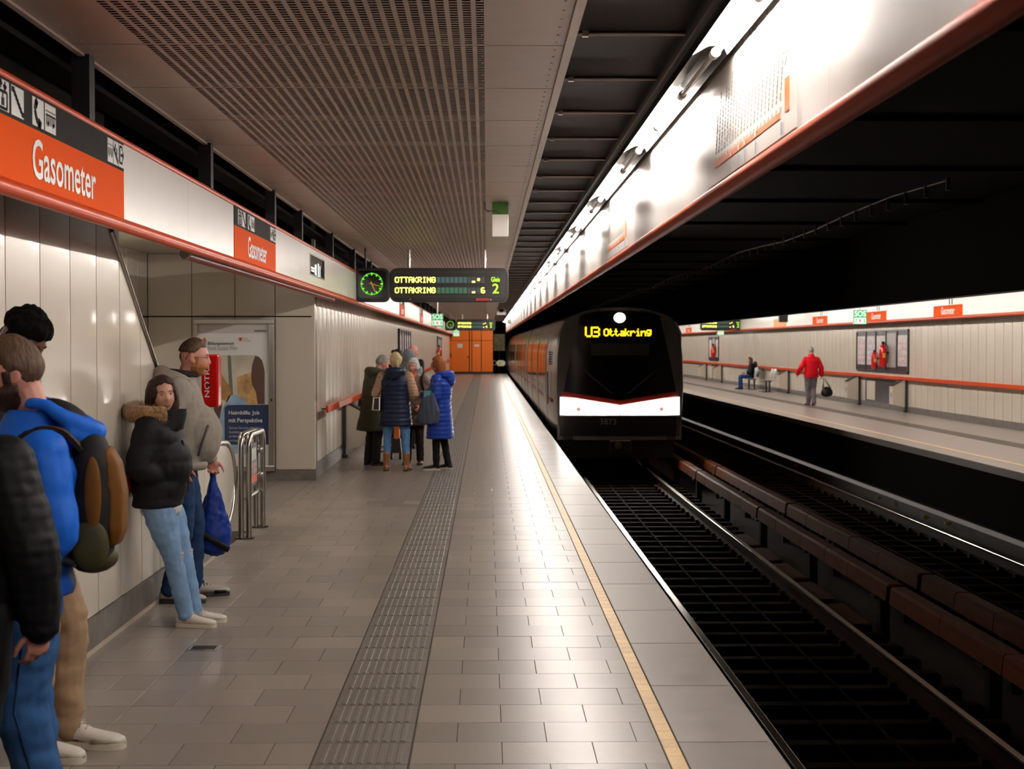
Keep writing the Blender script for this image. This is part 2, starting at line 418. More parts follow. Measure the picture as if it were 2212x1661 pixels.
# --- end wall, orange doors
we = struct('wall_end', MB().box(-2.4, .40, YE, YE+.3, 0, 3.7), voidm)
q = lambda px: (px-1051)/3200*YE
zz = 1.76+(746-735.5)/3200*YE
segs = [(q(974), q(1013.5)), (q(1014.5), q(1019)), (q(1019.6), q(1039.4)), (q(1040), .40)]
for a, b in segs:
    obj('orange_panel', MB().box(a+.01, b-.01, YE-.04, YE, .14, zz-.012), orange_w, we)
    obj('orange_panel', MB().box(a+.01, b-.01, YE-.04, YE, zz+.012, 3.6), orange_w, we)
obj('orange_panel', MB().box(WX, q(974)-.01, YE-.04, YE, .14, 3.6), orange_w, we)
obj('skirting', MB().box(WX, .40, YE-.06, YE, 0, .13), blackm, we)
obj('notice', MB().box(q(988), q(999), YE-.05, YE-.041, 1.62, 1.86), posterw, we)
obj('notice', MB().box(q(1025), q(1035), YE-.05, YE-.041, 1.68, 1.82), posterw, we)
hg = MB()
for z in (1.05, 2.1): hg.box(q(973), q(975), YE-.08, YE-.04, z, z+.22)
obj('door_hinge', hg, blackm, we); obj('door_handle', MB().box(q(1010), q(1012), YE-.09, YE-.04, .98, 1.1), blackm, we)
# --- ceiling over the platform
HC = 1.76+1.45
ce = struct('ceiling', MB().box(-4.7, 12.0, -14, 130, 3.95, 4.2), voidm)
cp = MB(); LP = 1.2; c0, c1 = -2.0, .375
g0 = -1.645; sp = .0571; hw = .036; nh = 25; hp = (LP-.03)/nh; hl = .034; T = .0025
def q4(a, b, c, d): return cp.add([a, b, c, d], [(0, 1, 2, 3)])
def down(xa, xb, ya, yb): q4((xa, ya, 0), (xa, yb, 0), (xb, yb, 0), (xb, ya, 0))
ye = LP-.016
down(c0, g0, 0, ye)
for k in range(29):
    xa = g0+k*sp; xb = xa+hw; xc = xa+sp
    if k == 28: xc = .018
    down(xb, xc, 0, ye); ys = .011
    down(xa, xb, 0, ys)
    for j in range(nh):
        a = ys+j*hp; b = a+hl; c = ys+(j+1)*hp if j < nh-1 else ye
        down(xa, xb, b, c)
        q4((xa,a,0),(xa,b,0),(xa,b,T),(xa,a,T)); q4((xb,a,0),(xb,a,T),(xb,b,T),(xb,b,0))
        q4((xa,a,0),(xa,a,T),(xb,a,T),(xb,a,0)); q4((xa,b,0),(xb,b,0),(xb,b,T),(xa,b,T))
q4((c0,0,0),(c1,0,0),(c1,0,.03),(c0,0,.03)); q4((c0,ye,0),(c0,ye,.03),(c1,ye,.03),(c1,ye,0))
q4((c0,0,0),(c0,0,.03),(c0,ye,.03),(c0,ye,0)); q4((c1,0,0),(c1,ye,0),(c1,ye,.03),(c1,0,.03))
down(.018+0.0, c1, 0, ye)
for xr in (-1.93, .335, -.02, -.7, -1.2):
    for k in range(7): cp.ellipsoid((xr, .09+k*.17, -.001), (.0065, .0065, .004), 6, 4)
cpm = cp.mesh('ceiling_panel', ceilm)
jy = 1.45*3200/(746-102.8)
yy = jy-1.2*3
while yy < YE: shared('ceiling_panel', cpm, ce, (0, yy, HC)); yy += LP
lip = obj('ceiling_lip', MB().box(-2.03, -2.0, -10, YE, HC-.012, HC+.06).box(.378, .42, -10, YE, HC-.015, HC+.05), ceilm, ce)
obj('ceiling_backing', MB().box(-2.6, 1.0, -12, YE, HC+.22, HC+.24), voidm, ce)
# mesh ceiling strip between the perforated ceiling and the lights
mp_ = MB(); n = 8
pts = []
for i in range(n+1):
    t = i/n; pts.append((1.19*t, HC+.055+.035*sin(pi*t)))
for i in range(n):
    mp_.add([(.43, pts[i][0], pts[i][1]-HC), (.43, pts[i+1][0], pts[i+1][1]-HC), (.96, pts[i+1][0], pts[i+1][1]-HC), (.96, pts[i][0], pts[i][1]-HC)], [(0, 1, 2, 3)])
mpm = mp_.mesh('mesh_panel', meshm, 60)
br = MB(); br.tube([(.36, 0, .045), (.97, 0, .045)], .010, 8); br.box(.46, .49, -.018, .018, .03, .062)
brm = br.mesh('crossbar', mat('crossbar steel', (.35,.28,.24), rough=.3, metal=.9), 50)
by = 1.487*3200/666 - 1.2*2
while by < YE:
    shared('mesh_panel', mpm, ce, (0, by+.01, HC)); shared('crossbar', brm, ce, (0, by, HC)); by += 1.2
obj('ceiling_beam', MB().box(.955, 1.02, -10, YE, HC-.0, HC+.12), blackm, ce)
# --- right fascia above the platform edge
FX = 1.20; FB = 1.76+.829; FT = 1.76+1.50
def trim(name, mb, m, **k): return struct(name, mb, m, **k)
fr = thing('edge_fascia', 'long white panelled fascia hanging above the near platform edge', 'fascia', (FX, 30, FB))
obj('back_panel', MB().box(FX+.012, FX+.07, -12, YE, FB-.02, 3.94), blackm, fr)  # upper part extended to the slab to keep tube light off the tracks
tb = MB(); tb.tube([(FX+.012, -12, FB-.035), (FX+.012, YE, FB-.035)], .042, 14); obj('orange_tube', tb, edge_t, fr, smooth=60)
obj('reveal', MB().box(FX-.004, FX+.02, -12, YE, FB-.008, FB+.004), blackm, fr)
def fy_r(px): return FX*3200/(px-1051)
seam = [3.2, 5.2, fy_r(1722), fy_r(1529), fy_r(1422), 12.0]
pmR = {}
y_ = 12.0
while y_ < YE: seam.append(min(y_+1.7, YE)); y_ += 1.7
for a, b in zip(seam[:-1], seam[1:]):
    k = round(b-a, 3)
    if k not in pmR: pmR[k] = MB().box(0, .014, .002, k-.002, 0, FT+.04-FB).mesh('fascia_panel', whitep)
    shared('fascia_panel', pmR[k], fr, (FX, a, FB))
obj('fascia_panel', MB().box(FX, FX+.014, -12, 3.198, FB, FT+.04), whitep, fr)
# --- lights over the platform edge
TX, TZ = 1.10, 1.76+1.405
t0 = TX*0 + 1.405*3200/628     # first tube end seen (y=118)
def light_run(sgn, xc, ystart, yend, first, group, lab_on, lab_off, cat='lamp'):
    """one luminaire every 1.2 m: housing, tube, two sockets"""
    on = None; off = None; k = 0; yy = ystart; r = .017
    def build(lit):
        t = thing('fluorescent_light', lab_on if lit else lab_off, cat, (xc, 0, TZ), group)
        rf = MB(); rf.add([(xc-sgn*.11, .0, TZ-.01), (xc-sgn*.11, 1.2, TZ-.01), (xc-sgn*.03, 1.2, TZ+.035), (xc-sgn*.03, 0, TZ+.035), (xc+sgn*.04, 1.2, TZ+.035), (xc+sgn*.04, 0, TZ+.035), (xc+sgn*.06, 1.2, TZ-.005), (xc+sgn*.06, 0, TZ-.005)],
               [(0,1,2,3), (3,2,4,5), (5,4,6,7)])
        obj('reflector', rf, refl if lit else steel_dk, t)  # beside an unlit tube the missing light is put into a dark colour
        obj('housing', MB().box(xc-sgn*.115, xc+sgn*.065, 0, 1.2, TZ+.037, TZ+.075), blackm, t)
        tt = MB().tube([(xc, .04, TZ), (xc, 1.16, TZ)], r if lit else .014, 10, cap=False); obj('tube', tt, (tube_on if sgn > 0 else tube_on2) if lit else tube_off, t, smooth=80)
        so = MB(); so.tube([(xc, .0, TZ), (xc, .042, TZ)], .024, 10); so.tube([(xc, 1.158, TZ), (xc, 1.2, TZ)], .024, 10)
        obj('socket', so, refl, t, smooth=60)
        return t
    while yy < yend:
        lit = (k+first) % 3 != 0
        if lit and on is None: on = build(True); o = on
        elif (not lit) and off is None: off = build(False); o = off
        else: o = dup(on if lit else off, (xc, yy, TZ))
        o.location = (xc, yy, TZ)
        if sgn > 0 and 8 <= k <= 26:
            nm = {8: 'lit fluorescent tube cut by the top edge of the picture', 9: 'nearest unlit tube of the light row, first dark gap', 10: 'lit tube directly beyond the nearest dark gap of the row', 11: 'lit tube directly before the second dark gap of the row'}
            q_ = (k-9)//3; ordn = ['first', 'second', 'third', 'fourth', 'fifth', 'sixth'][q_] if k > 8 else ''
            o['label'] = nm.get(k) or [ordn+' unlit tube of the light row, counted from the camera', 'lit tube directly beyond the '+ordn+' dark gap of the row', 'second lit tube beyond the '+ordn+' dark gap of the row'][(k-9) % 3]
        k += 1; yy += 1.2
n0 = 9
light_run(1, TX, t0-1.2*n0, YE-.5, (0-n0) % 3, 'fluorescent lights above the near platform edge', 'lit fluorescent tube in the row above the near platform edge', 'unlit fluorescent tube in the row above the near platform edge')
light_run(-1, 8.67-TX, t0-1.2*6, YE-.5, 0, 'fluorescent lights above the far platform edge', 'lit fluorescent tube above the far platform edge, hidden side of its fascia', 'unlit fluorescent tube above the far platform edge')
# lamp above the recess, hidden from the platform by the fascia
al_ = thing('recess_light', 'fluorescent tube fixed to the recess ceiling behind the left fascia', 'lamp', (-3.2, 16, 2.9), 'recess lights')
obj('housing', MB().box(-.06, .06, -.62, .62, 0, .045), refl, None); _h = COL.objects[-1]; _h.parent = al_; _h.location = (0, 0, 0)
obj('tube', MB().tube([(0, -.58, -.03), (0, .58, -.03)], .016, 10, cap=False), mat('recess tube', (1.0, .93, .85), emit=105), None, smooth=80); _h = COL.objects[-1]; _h.parent = al_; _h.location = (0, 0, 0)
dup(al_, (-3.2, 13.2, 2.9))
# --- left fascia with station signs
LX = -1.937; LB = 1.76+.675; LTp = 1.76+1.075
fa = thing('wall_fascia', 'long white sign fascia hanging in front of the left wall', 'fascia', (LX, 30, LB))
obj('back_panel', MB().box(LX-.07, LX-.014, -10, YE, LB-.02, LTp), blackm, fa)
obj('orange_tube', MB().tube([(LX-.01, -10, LB-.033), (LX-.01, YE, LB-.033)], .036, 14), orange_t, fa, smooth=60, label='lower orange tube edge')
obj('orange_tube', MB().tube([(LX-.01, -10, LTp+.014), (LX-.01, YE, LTp+.014)], .020, 10), orange_t, fa, smooth=60, label='upper thin orange tube edge')
def fl_y(px): return -LX*3200/(1051-px)
s1a, s1b = 5.72, fl_y(272.5); s2a, s2b = fl_y(508), fl_y(597)
signs = [(s1a, s1b), (s2a, s2b), (33.0, 35.2), (43.0, 45.2), (55.0, 57.2), (70.0, 72.2)]
edges = []
def fill(a, b):
    n = max(1, round((b-a)/1.72)); return [(a+(b-a)*i/n, a+(b-a)*(i+1)/n) for i in range(n)]
cur = 0.5
wa, wb = fl_y(671), fl_y(702)
blocks = []
for (a, b) in signs: blocks += fill(cur, a) if cur < a-.05 else []; cur = b
blocks += fill(cur, YE)
for a, b in blocks:
    if a < wa < b or a < wb < b:
        mb = MB(); lo, hi = LB+.10, LTp-.06
        a2 = a
        if a < wa: mb.box(LX-.014, LX, a+.002, min(wa, b)-.0, LB, LTp)
        if b > wb: mb.box(LX-.014, LX, wb, b-.002, LB, LTp)
        mb.box(LX-.014, LX, max(a, wa), min(b, wb), LB, lo); mb.box(LX-.014, LX, max(a, wa), min(b, wb), hi, LTp)
        obj('fascia_panel', mb, whitep, fa)
    else: obj('fascia_panel', MB().box(LX-.014, LX, a+.002, b-.002, LB, LTp), whitep, fa)
mon = thing('recessed_monitor', 'small dark recessed screen in the left fascia before the clock', 'screen', (LX, wa, LB))
obj('frame', MB().box(LX-.012, LX+.004, wa, wb, LB+.10, LB+.115).box(LX-.012, LX+.004, wa, wb, LTp-.075, LTp-.06).box(LX-.012, LX+.004, wa, wa+.03, LB+.115, LTp-.075).box(LX-.012, LX+.004, wb-.03, wb, LB+.115, LTp-.075), steel_dk, mon)
obj('screen', MB().box(LX-.012, LX-.010, wa+.03, wb-.03, LB+.115, LTp-.075), blackgl, mon)
st = MB()
for (a, z0, z1, w2) in ((.55, .13, .24, .10), (.66, .12, .25, .06), (.86, .10, .27, .09), (1.05, .09, .25, .05), (.20, .18, .20, .3), (.22, .15, .17, .26)):
    st.box(LX-.0095, LX-.008, wa+a, wa+a+w2, LB+z0, LB+z1)
obj('reflection_stroke', st, signwhite, mon)  # glowing strokes drawn in for the reflection on the dark screen
def picto(parent, x, sgn, ya, w_, z0, z1, kind):
    """white square with a black symbol; x faces sgn"""
    right = Y*sgn; o = Vector((x, ya, z0)); h = z1-z0; n = right.cross(Z)
    P3 = lambda u, v, e=.004: o+right*(u*w_)+Z*(v*h)+n*e
    obj('pictogram', MB().prism([P3(.04,.04,.002), P3(.96,.04,.002), P3(.96,.96,.002), P3(.04,.96,.002)], -n*.003), posterw, parent)
    m = MB()
    def bar(u0, v0, u1, v1, t=.07):
        a = P3(u0, v0); b = P3(u1, v1); d = (b-a).normalized(); s = d.cross(n)*t*w_*.5
        m.prism([a-s, b-s, b+s, a+s], -n*.0015)
    if kind == 'lift':
        for u in (.2, .8): bar(u, .1, u, .6)
        bar(.2, .1, .8, .1); bar(.2, .6, .8, .6); bar(.5, .18, .5, .42, .18); bar(.47, .5, .53, .5, .1)
        bar(.35, .68, .35, .92); bar(.65, .68, .65, .92); bar(.25, .8, .35, .92); bar(.45, .8, .35, .92); bar(.55, .8, .65, .68); bar(.75, .8, .65, .68)
    elif kind == 'stairs':
        u = .1; v = .82
        bar(.05, .84, .25, .84, .12)
        for i in range(6): bar(.22+.11*i, .84-.11*i, .22+.11*i, .73-.11*i, .11); bar(.22+.11*i, .73-.11*i, .33+.11*i, .73-.11*i, .11)
        bar(.85, .17, .97, .17, .12)
    elif kind == 'phone':
        bar(.3, .85, .22, .55, .16); bar(.22, .55, .34, .28, .16); bar(.34, .28, .62, .1, .16); bar(.26, .88, .42, .72, .2); bar(.5, .2, .72, .1, .22)
    elif kind == 'bus':
        bar(.1, .72, .9, .72, .04)
        bar(.12, .45, .88, .45, .28); bar(.2, .3, .34, .3, .12); bar(.66, .3, .8, .3, .12); bar(.12, .58, .88, .58, .03)
    elif kind == 'escalator':
        bar(.1, .6, .8, .12, .07); bar(.1, .7, .9, .2, .05); bar(.35, .62, .35, .85, .1); bar(.62, .45, .62, .7, .1); bar(.1, .55, .1, .72)
    elif kind == 'exit':
        bar(.15, .2, .15, .85, .12); bar(.15, .2, .62, .2, .1); bar(.15, .85, .62, .85, .1); bar(.62, .2, .62, .35); bar(.62, .7, .62, .85)
        bar(.35, .52, .85, .52, .12); bar(.85, .52, .7, .66, .1); bar(.85, .52, .7, .38, .1)
    obj('symbol', m, mat('symbol grey', (.12,.12,.13)) if kind == 'bus' else blackp, parent)
def station_sign(a, b, x, z0, z1, sgn, label, detail=2, group=None):
    t = thing('station_sign', label, 'sign', (x, a, z0), group)
    h = z1-z0; zb = z1-.375*h; e = sgn*.004
    obj('orange_panel', MB().box(x-sgn*.014, x+e, a+.002, b-.002, z0, zb), orange, t)
    obj('upper_band', MB().box(x-sgn*.014, x+e, a+.002, b-.002, zb, z1), blackp if sgn > 0 else whitep, t)  # opposite signs: white panel stands in for the overexposed band
    right = Y*sgn; u0 = a if sgn > 0 else b; W = b-a
    ls = Vector((x+e, u0, z0))+right*(W*.285)+Z*(h*.10)
    text('lettering', 'Gasometer', posterw, t, W*.455, h*.43, ls, right, Z)
    if detail:
        pw = h*.33; z = zb+.01
        items = [('lift', .075*W), ('stairs', .16*W), ('phone', .285*W), ('bus', .365*W), ('bus', .845*W), ('escalator', .897*W), ('exit', .948*W)]
        for kd, u in items:
            w2 = .078*W if u < .5*W else .05*W
            picto(t, x+e, sgn, u0+sgn*u, w2, z, z1-.008, kd)
    else:
        m = MB()
        for u in ((.08, .17, .29, .37, .85, .91) if sgn > 0 else (.55, .64)): m.box(x+e, x+e*1.5, u0+sgn*u*W, u0+sgn*(u+(.06 if sgn > 0 else .03))*W, zb+.01, z1-.01)
        obj('pictogram', m, posterw if sgn > 0 else blackp, t, kind='stuff')
    return t
labs = ['nearest large orange and black Gasometer sign on the left fascia', 'second orange Gasometer sign on the left fascia, past a blank white stretch']
for i, (a, b) in enumerate(signs):
    lab = labs[i] if i < 2 else ['third', 'fourth', 'fifth', 'sixth'][i-2]+' small orange Gasometer sign along the left fascia, beyond the clock'
    station_sign(a, b, LX, LB, LTp, 1, lab, detail=(2 if i < 2 else 0))
# hanging posts
pg = MB().box(-.045, .045, -.05, .05, 0, 1.2).mesh('fascia_post', mat('post paint', (.012,.011,.014), rough=.5, spec=.2))
hp_y = [7.5, 10.75, 13.96, 16.0]; yy = 19.2
while yy < YE: hp_y.append(yy); yy += 3.2
for yv in hp_y: shared('hanger_post', pg, fa, (LX-.085, yv, LTp-.1))
obj('cable_tray', MB().box(-2.26, -2.1, -10, YE, 3.14, 3.17), voidm, fa)
aw = MB()
for yv in [3+1.85*i for i in range(48)]: aw.box(-2.27, -2.0, yv, yv+.03, 3.30, 3.33)
obj('void_brace', aw, blackm, ce, kind='stuff')
# sloping lamp housing under the left fascia
ld = thing('under_fascia_channel', 'dark red channel fixed under the left fascia over the recess', 'channel', (-2.0, 14, 2.3))
ya_, yb_ = fl_y(442), 19.9
obj('channel', MB().tube([(-2.06, ya_, 2.385), (-2.06, yb_, 2.385)], .04, 12), orange_t, ld, smooth=60)
obj('end_cap', MB().tube([(-2.06, ya_-.03, 2.385), (-2.06, ya_, 2.385)], [.036, .045], 12), enamel, ld)
# ------------------------------------------------------------------ hanging displays
def display(loc, sgn, label1, label2, group=None, facing=1, swap=False):
    """clock and departure board hanging over the platform; x grows to the right"""
    x, y, zb = loc      # x of the left end of the clock, y, z of the underside
    H = .505; D = .24
    x_l = x
    if swap: x = x_l+1.78
    ck = thing('platform_clock', label2, 'clock', (x+.25, y, zb), )
    pl = [(u, y-D/2, v) for u, v in roundrect(x+.255, zb+H/2, .51, H, .09)]
    obj('case', MB().prism(pl, (0, D, 0)), blackm, ck, bev=.01)
    obj('face', MB().prism([(u, y-D/2-.002, v) for u, v in roundrect(x+.255, zb+H/2+.01, .42, .41, .05)], (0, .004, 0)), blackgl, ck)
    cx, cz = x+.252, zb+H/2+.015; R = .165; yf = y-D/2-.004
    m = MB(); m2 = MB()
    for k in range(60):
        a = 2*pi*k/60; l, w2 = (.038, .007) if k % 5 == 0 else (.018, .0028)
        d = Vector((sin(a), 0, cos(a))); s = Vector((cos(a), 0, -sin(a))); o = Vector((cx, yf, cz))
        (m if k % 5 == 0 else m2).prism([o+d*R-s*w2, o+d*R+s*w2, o+d*(R-l)+s*w2, o+d*(R-l)-s*w2], (0, -.002, 0))
    obj('hour_mark', m, led_g, ck); obj('minute_mark', m2, led_g, ck)
    for a, l, w2, nm in ((radians(157), .125, .009, 'hour_hand'), (radians(106), .15, .006, 'minute_hand')):
        d = Vector((sin(a), 0, cos(a))); s = Vector((cos(a), 0, -sin(a))); o = Vector((cx, yf-.003, cz))
        obj(nm, MB().prism([o-d*.035-s*w2, o-d*.035+s*w2, o+d*l+s*w2*.7, o+d*l-s*w2*.7], (0, -.002, 0)), gold, ck)
    obj('knob', MB().ellipsoid((cx+.005, y-D/2-.004, zb+.035), (.014, .01, .014), 8, 6), steel_dk, ck)
    obj('hanger', MB().tube([(x+.15, y, zb+H), (x+.15, y, HC+.1)], .015, 8), blackm, ck)
    bx = x_l if swap else x+.52; W = 1.765
    b = thing('departure_board', label1, 'display', (bx+W/2, y, zb))
    obj('case', MB().prism([(u, y-D/2, v) for u, v in roundrect(bx+W/2, zb+H/2, W, H, .10)], (0, D, 0)), blackm, b, bev=.012)
    obj('bezel', MB().prism([(u, y-D/2-.004, v) for u, v in roundrect(bx+W/2, zb+H/2+.01, W-.10, .39, .05)], (0, .006, 0)), mat('bezel grey', (.03,.028,.027), rough=.35), b)
    obj('panel', MB().prism([(u, y-D/2-.006, v) for u, v in roundrect(bx+W/2-.02, zb+H/2+.015, W-.19, .33, .02)], (0, .004, 0)), mat('display panel', (.022,.018,.017), rough=.3), b)
    yf = y-D/2-.0065; X0 = bx+.06*1; p = .0100
    X0 = bx+.075
    for i, zrow in enumerate((zb+.285, zb+.130)):
        obj('led_text', dots('OTTAKRING', Vector((X0, yf, zrow)), X, Z, .0120, adv=5.65, bold=1.2), led_y, b)
        m = MB(); mo = MB()
        for c in range(7): (m).box(X0+.62+c*.0655+.004, X0+.62+(c+1)*.0655-.008, yf-.001, yf, zrow-.002, zrow+.086)
        for c in ((7, 8, 9, 10) if i == 0 else (7, 8, 9)): mo.box(X0+.62+c*.0655+.004, X0+.62+(c+1)*.0655-.008, yf-.001, yf, zrow-.002, zrow+.086)
        obj('led_cell', m, led_dim if i else mat('faint glow teal led cell', (.035,.075,.075), emit=.8), b); obj('led_cell', mo, led_dim2, b)  # blank cells glow faintly through their material
        obj('led_text', dots('_', Vector((X0+1.145, yf-.002, zrow+.002)), X, Z, .0115, bold=1.15), led_y, b)
        if i == 0: obj('led_text', dots('*', Vector((X0+1.222, yf-.002, zrow+.018)), X, Z, .0085, bold=1.1), led_y, b)
        else: obj('led_text', dots('6', Vector((X0+1.278, yf-.002, zrow)), X, Z, .0120, bold=1.2), led_y, b)
    text('track_word', 'Gleis', mat('lime sign', (.5,1,.03), emit=.9), b, .13, .072, (bx+1.505, yf, zb+.30), X, Z)
    text('track_number', '2', mat('lime sign'if 0 else 'lime sign', (.5,1,.03)), b, .095, .145, (bx+1.525, yf, zb+.128), X, Z)
    text('maker_name', 'ascom', redled, b, .19, .036, (bx+1.28, y-D/2-.003, zb+.020), X, Z, bold=False)
    obj('screw', MB().ellipsoid((bx+.30, y-D/2-.002, zb+.04), (.012, .008, .012), 8, 6).ellipsoid((bx+1.5, y-D/2-.002, zb+.035), (.012, .008, .012), 8, 6), steel, b)
    hh = MB()
    for u in (.28, 1.41): hh.tube([(bx+u, y, zb+H-.02), (bx+u, y, HC-.02)], .019, 10); hh.tube([(bx+u, y, HC-.18), (bx+u, y, HC-.15)], .026, 10)
    obj('hanger_pole', hh, steel, b, smooth=60)
    return b, ck
yd = 22.2
z_un = 1.76+(746-653)/3200*yd
display(((769-1051)/3200*yd, yd, z_un), 1, 'wide black departure board showing OTTAKRING in yellow letters, nearest one', 'square black clock with green hour marks beside the nearest departure board')
yd2 = 67.4
display(((961-1051)/3200*yd2, yd2, 1.76+(746-714)/3200*yd2), 1, 'small distant departure board in front of the orange end wall', 'small distant green clock beside the far departure board')
display((8.95, 62.0, 1.76+.62), 1, 'departure board hanging over the opposite platform', 'green clock hanging over the opposite platform', swap=True)
# ------------------------------------------------------------------ SOS signs
def sos(x, y, z, s, label):
    t = thing('sos_sign', label, 'sign', (x, y, z))
    obj('case', MB().box(x-s/2, x+s/2, y-.05, y+.05, z-s*.55, z+s*.55), mat('sign case grey', (.4,.4,.4)), t, bev=.008)
    obj('green_panel', MB().box(x-s*.48, x+s*.48, y-.053, y-.05, z-s*.52, z+s*.52), signgreen, t)
    text('lettering', 'SOS', signwhite, t, s*.86, s*.42, (x-s*.43, y-.054, z+s*.06), X, Z)
    for k in range(3):
        u = x-s*.44+k*s*.30; obj('pictogram', MB().box(u, u+s*.27, y-.055, y-.053, z-s*.47, z-s*.04), signwhite, t)
    m = MB(); 
    for u in (x-s*.36, x+s*.27): m.box(u, u+s*.09, y-.057, y-.055, z-s*.42, z-s*.10)
    obj('symbol', m, signgreen, t)
    obj('red_symbol', MB().box(x-s*.07, x+s*.05, y-.057, y-.055, z-s*.38, z-s*.14), redled, t)
    obj('hanger', MB().tube([(x, y, z+s*.5), (x, y, HC)], .02, 8), steel, t)
sos(-1.39, 42.0, 2.48, .33, 'green and white SOS sign hanging beyond the nearest clock')
sos(9.30, 36.8, 2.46, .33, 'green and white SOS sign hanging over the opposite platform')
sos(-1.55, 76, 2.40, .33, 'distant tiny SOS sign below the far departure board')
sos(10.45, 66, 2.38, .30, 'tiny SOS sign below the departure board of the opposite platform')
# ------------------------------------------------------------------ box lamp hanging from the ceiling
p0 = atY(1063, 439, 15.07); p1 = atY(1098, 465, 15.07); p2 = atY(1099, 513, 15.07)
bl = thing('ceiling_sign_box', 'white box sign with a green back plate hanging from the right ceiling margin', 'sign', ((p0.x+p1.x)/2, 15.07, p2.z))
obj('green_plate', MB().box(p0.x, p1.x, 15.05, 15.07, p1.z-.05, HC), mat('green plate', (.045,.14,.012), rough=.5), bl)
obj('white_box', MB().box(p0.x, p1.x, 14.96, 15.05, p2.z, p1.z), mat('box white', (.72,.68,.63), rough=.4), bl, bev=.006)
c = [(p0.x-.07, 15.0, HC), (p0.x-.07, 15.0, HC-.07), (p0.x-.04, 15.0, HC-.095), (p0.x+.04, 15.0, HC-.09), (p0.x+.085, 15.0, p1.z)]
obj('cable', MB().tube(c, .004, 6), blackm, bl, smooth=60)
c = [(p0.x-.078, 15.01, HC), (p0.x-.08, 15.01, HC-.08), (p0.x-.05, 15.01, HC-.10), (p0.x-.01, 15.01, HC-.095)]
obj('cable', MB().tube(c, .003, 6), blackm, bl, smooth=60)
# camera box and globe at the far end of the fascia
yv = 62; a = atY(1083, 675, yv)
sc = thing('security_camera', 'grey security camera box under the mesh ceiling near the far end', 'camera', (a.x, yv, a.z))
obj('housing', MB().box(a.x-.2, a.x+.2, yv-.15, yv+.2, a.z-.1, a.z+.25), refl, sc, bev=.02)
obj('lens', MB().tube([(a.x, yv-.16, a.z+.1), (a.x, yv-.2, a.z+.1)], .10, 12), blackgl, sc)
obj('bracket', MB().box(a.x-.03, a.x+.03, yv, yv+.06, a.z+.25, HC-.02), blackm, sc)
a = atY(1100, 694, yv)
gl = thing('globe_lamp', 'small white globe lamp hanging at the far end of the light row', 'lamp', (a.x, yv, a.z))
obj('globe', MB().ellipsoid((a.x, yv, a.z), (.10, .10, .10)), refl, gl, smooth=180); obj('stem', MB().tube([(a.x, yv, a.z+.08), (a.x, yv, HC)], .015, 6), steel, gl)
# tunnel mouth mirror and signal plate at the platform end
a0 = atY(1067, 722, 93); a1 = atY(1090, 757, 93)
mi = thing('driver_monitor', 'dark monitor screen beyond the end of the near platform', 'screen', ((a0.x+a1.x)/2, 93, 1.4))
obj('housing', MB().box(a0.x-.03, a1.x+.03, 93, 93.3, a1.z-.03, a0.z+.03), blackm, mi)
obj('screen', MB().box(a0.x, a1.x, 92.99, 93, a1.z, a0.z), mat('monitor picture', (.10,.075,.02), nscale=2.2, namt=.9, emit=.3), mi)
obj('post', MB().tube([((a0.x+a1.x)/2, 93.1, 0), ((a0.x+a1.x)/2, 93.1, a1.z)], .04), blackm, mi)
a0 = atY(1066, 781, 92.5); a1 = atY(1091, 787, 92.5)
pg_ = thing('track_plate', 'white oval plate with yellow sign at the platform end', 'sign', (a0.x, 92.5, 0))
obj('plate', MB().prism([(u, 92.5, v) for u, v in roundrect((a0.x+a1.x)/2+.1, a0.z-.1, .55, .36, .17)], (0, .03, 0)), mat('plate white', (.8,.78,.7), emit=.15), pg_)
obj('yellow_sign', MB().box(a0.x+.3, a0.x+.5, 92.48, 92.5, a0.z-.22, a0.z+.0), mat('plate yellow', (.8,.55,.03), emit=.2), pg_)
obj('ring', MB().tube([(a0.x+.06+.1*cos(k*pi/6), 92.5, a0.z-.08+.15*sin(k*pi/6)) for k in range(12)], .02, 6, closed=True), refl, pg_)
obj('post', MB().tube([(a0.x+.3, 92.53, 0), (a0.x+.3, 92.53, a0.z-.2)], .03), blackm, pg_)
